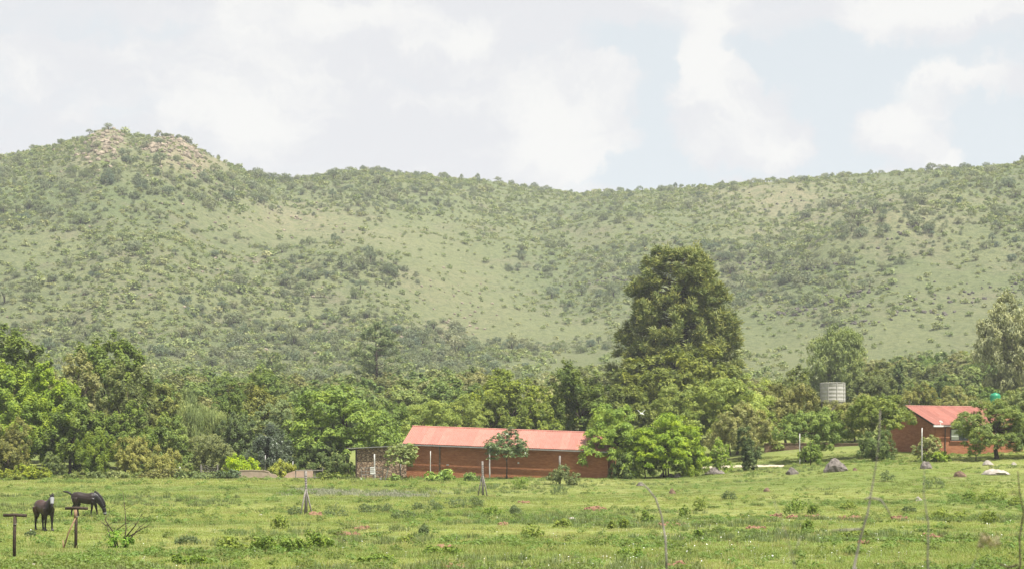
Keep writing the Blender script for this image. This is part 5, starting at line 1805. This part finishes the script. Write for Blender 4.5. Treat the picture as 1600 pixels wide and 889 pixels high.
def weeds():
    spots = [  # px, base row, width, height, colour, label
        (500, 858, 46, 30, 0, 'largest bushy green weed at the right end of the lower weed row'), (455, 862, 46, 22, 0, 'bushy green weed second from the right in the lower weed row'),
        (412, 862, 44, 24, 0, 'bushy green weed in the middle of the lower weed row'), (362, 858, 44, 20, 1, 'pale green low weed at the left end of the lower weed row'),
        (438, 826, 30, 22, 1, 'yellow green leafy weed left below the wire wrapped post'), (525, 808, 40, 22, 2, 'dark feathery weed clump right of the wire wrapped post'),
        (460, 806, 24, 16, 2, 'dark weed clump left of the wire wrapped post'), (570, 802, 30, 16, 2, 'dark weed clump in the back row, right of the soil mound'), (630, 812, 40, 16, 2, 'grey green sage-like weed clump in the back row'),
        (600, 800, 34, 14, 2, 'dark low weed between the sage-like clump and the soil mound'), (668, 796, 50, 16, 2, 'long dark weed clump left of the middle post'), (715, 793, 40, 16, 2, 'dark weed clump just left of the middle post'), (745, 792, 24, 18, 2, 'dark upright weed at the foot of the middle post'),
        (770, 806, 36, 16, 0, 'bright green weed below the middle post'), (806, 803, 20, 14, 2, 'greyish upright weed right below the middle post'), (662, 836, 16, 18, 2, 'small upright grey green weed in the lower middle meadow'),
        (634, 846, 30, 12, 1, 'low yellow flowered weed in the lower middle meadow'), (692, 866, 60, 14, 0, 'low weeds round the overgrown soil mound'), (832, 840, 36, 20, 1, 'olive leafy weed in the centre of the lower meadow'),
        (880, 757, 50, 30, 3, 'round grey green bush around the wooden fence post'), (815, 764, 34, 20, 0, 'leafy weed left of the round bush below the brick wall'), (875, 772, 30, 16, 2, 'dark low weed below the round bush'),
        (878, 824, 28, 14, 1, 'yellow green weed right of the meadow centre'), (955, 826, 12, 14, 1, 'small spiky weed left of the bent dry stem'), (975, 825, 16, 16, 1, 'spiky green weed just left of the bent dry stem'),
        (1012, 816, 20, 20, 0, 'upright weed beside the bent dry stem'), (1070, 806, 18, 18, 0, 'green weed right of the bent dry stem'), (1094, 798, 24, 22, 1, 'pale green weed cluster in the right middle meadow'),
        (1092, 842, 18, 16, 0, 'small upright weed in the lower meadow right of the stem'), (1243, 802, 34, 24, 0, 'bushy green weed on the red soil mounds'), (1270, 803, 18, 16, 0, 'small bushy weed right of the one on the mounds'),
        (1262, 830, 18, 18, 0, 'compact dark green weed below the red soil mounds'), (1140, 780, 24, 14, 2, 'dark low weed before the right stones'), (1386, 752, 24, 18, 2, 'dark grassy tuft below the rounded shrub'),
        (1458, 763, 34, 18, 2, 'grey green weed below the grey boulder'), (1548, 784, 56, 22, 1, 'wide leafy weed patch at the right'), (1515, 782, 20, 14, 0, 'small weed left of the wide leafy patch'), (1585, 790, 22, 14, 1, 'small weed at the right picture edge'),
        (1325, 796, 26, 14, 1, 'low green weed above the long red soil mound'), (1545, 818, 30, 22, 1, 'tall grassy weed in the lower right meadow'), (1480, 812, 60, 18, 1, 'wide bright grassy weed patch in the lower right meadow'),
        (1420, 800, 22, 10, 2, 'dark flat weed left of the bright grassy patch'), (295, 850, 40, 14, 2, 'greyish weed patch right of the twiggy shrub'), (48, 838, 18, 10, 2, 'dark low weed at the feet of the brown horse'),
        (590, 880, 60, 14, 0, 'wide low weeds near the bottom edge, left of centre'), (300, 882, 60, 16, 0, 'wide low weeds near the bottom edge at the left'), (985, 868, 40, 12, 0, 'low weeds near the bottom edge beside the bent stem'),
        (1330, 842, 50, 14, 1, 'low green weeds behind the forked dry stem')]
    cols = [(.080, .130, .026), (.105, .148, .034), (.062, .090, .038), (.085, .108, .044)]
    for i, (px, py, w, h, c, lb) in enumerate(spots):
        x, y, z = ray_ground(px, py)
        s = y / F
        root = tag(empty('weed_clump', (x, y, z)), lb, 'weed')
        big = w >= 44
        W, H = w * s, h * s
        me, _ = crown_mesh('leaves', 900 + i, W, H, 'fine' if c in (2, 3) else 'shrub', (6000 if c == 3 else 1700) if big else 1000, .8, None, .15 if c == 3 else .09 if c == 2 else .10, 2.4)
        o = obj('leaves', me, M['leaf'], root)
        o.color = (*cols[c], 1)
        r = np.random.default_rng(i)
        n = 26 if big else 16
        t = tuft_mesh(950 + i, n, W * .45, H * .6, H * 1.15, .010, .4, M['leaf'])
        o = obj('stalks', t, None, root)
        o.color = (*[q * 1.1 for q in cols[c]], 1)


weeds()


# twiggy half-dead shrub near the horses
def twiggy():
    x, y, z = ray_ground(190, 856)
    s = y / F
    root = tag(empty('twiggy_shrub', (x, y, z)), 'half dead shrub with bare dark twigs and a leafy green base', 'shrub')
    limbs = [[(-14, 0), (-18, 18), (-24, 34), (-34, 42)], [(-14, 2), (-10, 26), (4, 38), (14, 40)], [(8, 2), (18, 20), (28, 32), (38, 40)], [(6, 0), (8, 30), (4, 60), (3, 88)],
             [(18, 20), (22, 36), (32, 52)], [(-18, 18), (-24, 44), (-20, 56)], [(14, 16), (30, 30), (40, 34)]]
    r = np.random.default_rng(4)
    for l in limbs:
        mb = MB()
        pts = [(a * s, r.normal(0, .12), max(b, -4) * s) for a, b in l]
        pts[0] = (pts[0][0] * .4, 0, pts[0][2] - .05)
        n = len(pts)
        mb.tube(pts, [.032 * (1 - .75 * i / (n - 1)) for i in range(n)], 5)
        for q in range(5):
            i = int(r.integers(1, n))
            p = np.array(pts[i])
            mb.tube([p, p + np.array([r.normal(0, .16), r.normal(0, .1), abs(r.normal(.12, .1))])], [.010, .004], 4)
        mb.build('twig', M['bark'], root, True)
    me, _ = crown_mesh('leaves', 71, 40 * s, 27 * s, 'shrub', 1400, .9, None, .09)
    o = obj('leaves', me, M['leaf'], root)
    o.color = (.085, .170, .030, 1)
    o.location.x = -2 * s


twiggy()


# dry stems close to the camera on the bank
def dry_stems():
    def stem(label, d, pts, r0, r1, branches=(), head=None, mat='wood_grey'):
        base = at(*pts[0], d)
        zg = gz(base.x, d)
        root = tag(empty('dry_stem', (base.x, d, zg)), label, 'plant stem', 'dry stems on the near bank')
        P = [Vector((0, 0, -.05))] + [at(a, b, d) - Vector((base.x, d, zg)) for a, b in pts]
        r = np.random.default_rng(int(pts[0][0]))
        P = [P[0]] + [p + Vector((0, float(r.normal(0, .03)), 0)) for p in P[1:]]
        n = len(P)
        MB().tube(P, [.74 * (r0 + (r1 - r0) * i / (n - 1)) for i in range(n)], 7).build('stalk', M[mat], root, True)
        for br in branches:
            B = [at(a, b, d) - Vector((base.x, d, zg)) for a, b in br]
            MB().tube(B, [r1 * 1.2 + (r0 - r1) * .35 * (1 - i / (len(B) - 1)) for i in range(len(B))], 6).build('side_twig', M[mat], root, True)
        if head:
            (hx, hy, hw, hh, c) = head
            me, _ = crown_mesh('seed_head', int(hx), hw / F * d, hh / F * d, 'fine', 260, .9, None, .02)
            o = obj('seed_head', me, M['leaf'], root)
            o.color = (*c, 1)
            o.location = at(hx, hy + hh / 2, d) - Vector((base.x, d, zg))
    stem('bent pale dry stem hooked over at its tip', 13, [(1042, 920), (1040, 880), (1039, 840), (1034, 805), (1024, 778), (1012, 762), (1002, 753), (996, 757)], .013, .006, mat='wood_grey')
    stem('tall forked dry stem right of centre', 10, [(1322, 920), (1336, 880), (1345, 840), (1354, 800), (1362, 770), (1368, 730), (1372, 680), (1376, 640)], .012, .0025,
         [[(1362, 778), (1376, 780), (1386, 794), (1394, 810)], [(1335, 884), (1345, 905)], [(1348, 826), (1300, 828)], [(1360, 776), (1350, 780)]])
    stem('straight thin dry stem near the right', 9, [(1452, 925), (1451, 870), (1449, 820), (1446, 770), (1443, 730)], .009, .002)
    stem('dark crooked dry stem at the right picture edge', 11, [(1586, 920), (1590, 880), (1596, 840), (1600, 800), (1594, 770), (1590, 735)], .011, .004, [[(1590, 882), (1575, 886), (1562, 880)]], mat='bark')
    stem('faint thin dry stem left of the forked stem', 7, [(1248, 930), (1240, 870), (1228, 830), (1216, 800), (1210, 780)], .004, .0015, [[(1240, 868), (1250, 840)], [(1228, 830), (1214, 826)]])
    stem('fluffy seed head on a thin stalk at the lower right', 8, [(1508, 925), (1520, 885), (1532, 860)], .004, .002, [], (1545, 846, 36, 26, (.16, .15, .09)))


dry_stems()

# white bird in the tree tops right of the building
bd = tag(empty('bird', at(1002, 645, 154)), 'small white bird with raised wings at the tree crown', 'bird')
s = 154 / F
MB().tube([(-3 * s, 0, -2 * s), (-1 * s, -.02, -.5 * s), (2 * s, 0, -1.5 * s), (4.5 * s, 0, -3 * s)], [.02, .09, .085, .02], 8).build('body', M['white_paint'], bd, True)
for sx in (-1, 1):
    a = sx * s
    MB().add([(0, -.05, -.5 * s), (a * 2, -.05, -.2 * s), (a * 6.5, -.12, 5.0 * s), (a * 4.5, -.10, 4.2 * s), (0, -.03, -.4 * s), (a * 2, -.03, -.1 * s), (a * 6.5, -.10, 5.1 * s), (a * 4.5, -.08, 4.3 * s)],
             [(0, 1, 2, 3), (7, 6, 5, 4), (0, 4, 5, 1), (1, 5, 6, 2), (2, 6, 7, 3), (3, 7, 4, 0)]).build('wing', M['white_paint'], bd)


# ------------------------------------------------------------------ the air
def haze():
    m, k, out = new_mat('haze')
    pv = k.n('ShaderNodeVolumePrincipled', ins={'Color': (.90, .94, 1.0, 1), 'Density': HAZE, 'Anisotropy': 0.0})
    k.link(pv.outputs[0], out.inputs['Volume'])
    o = MB().box(-1500, 1500, -120, 1330, -60, 190).build('haze', m)
    tag(o, 'thin pale summer haze', None, kind='stuff')


HAZE = 0.00022
haze()


# ------------------------------------------------------------------ look-alikes told apart by their order from the left
ORD = ['leftmost', 'second from left', 'third from left', 'fourth from left', 'fifth from left', 'sixth from left', 'seventh from left', 'eighth from left', 'ninth from left', 'tenth from left',
       'eleventh from left', 'twelfth from left', 'thirteenth from left', 'fourteenth from left', 'fifteenth from left', 'sixteenth from left', 'seventeenth from left', 'eighteenth from left']
byl = {}
for o in scene.objects:
    if o.parent is None and o.get('label') and o.get('category'):
        byl.setdefault(o['label'], []).append(o)
for lb, os_ in byl.items():
    if len(os_) > 1:
        os_.sort(key=lambda o: o.location.x / o.location.y)
        for i, o in enumerate(os_):
            o['label'] = f"{lb}, {ORD[min(i, len(ORD) - 1)] if i < len(os_) - 1 else 'rightmost'}"
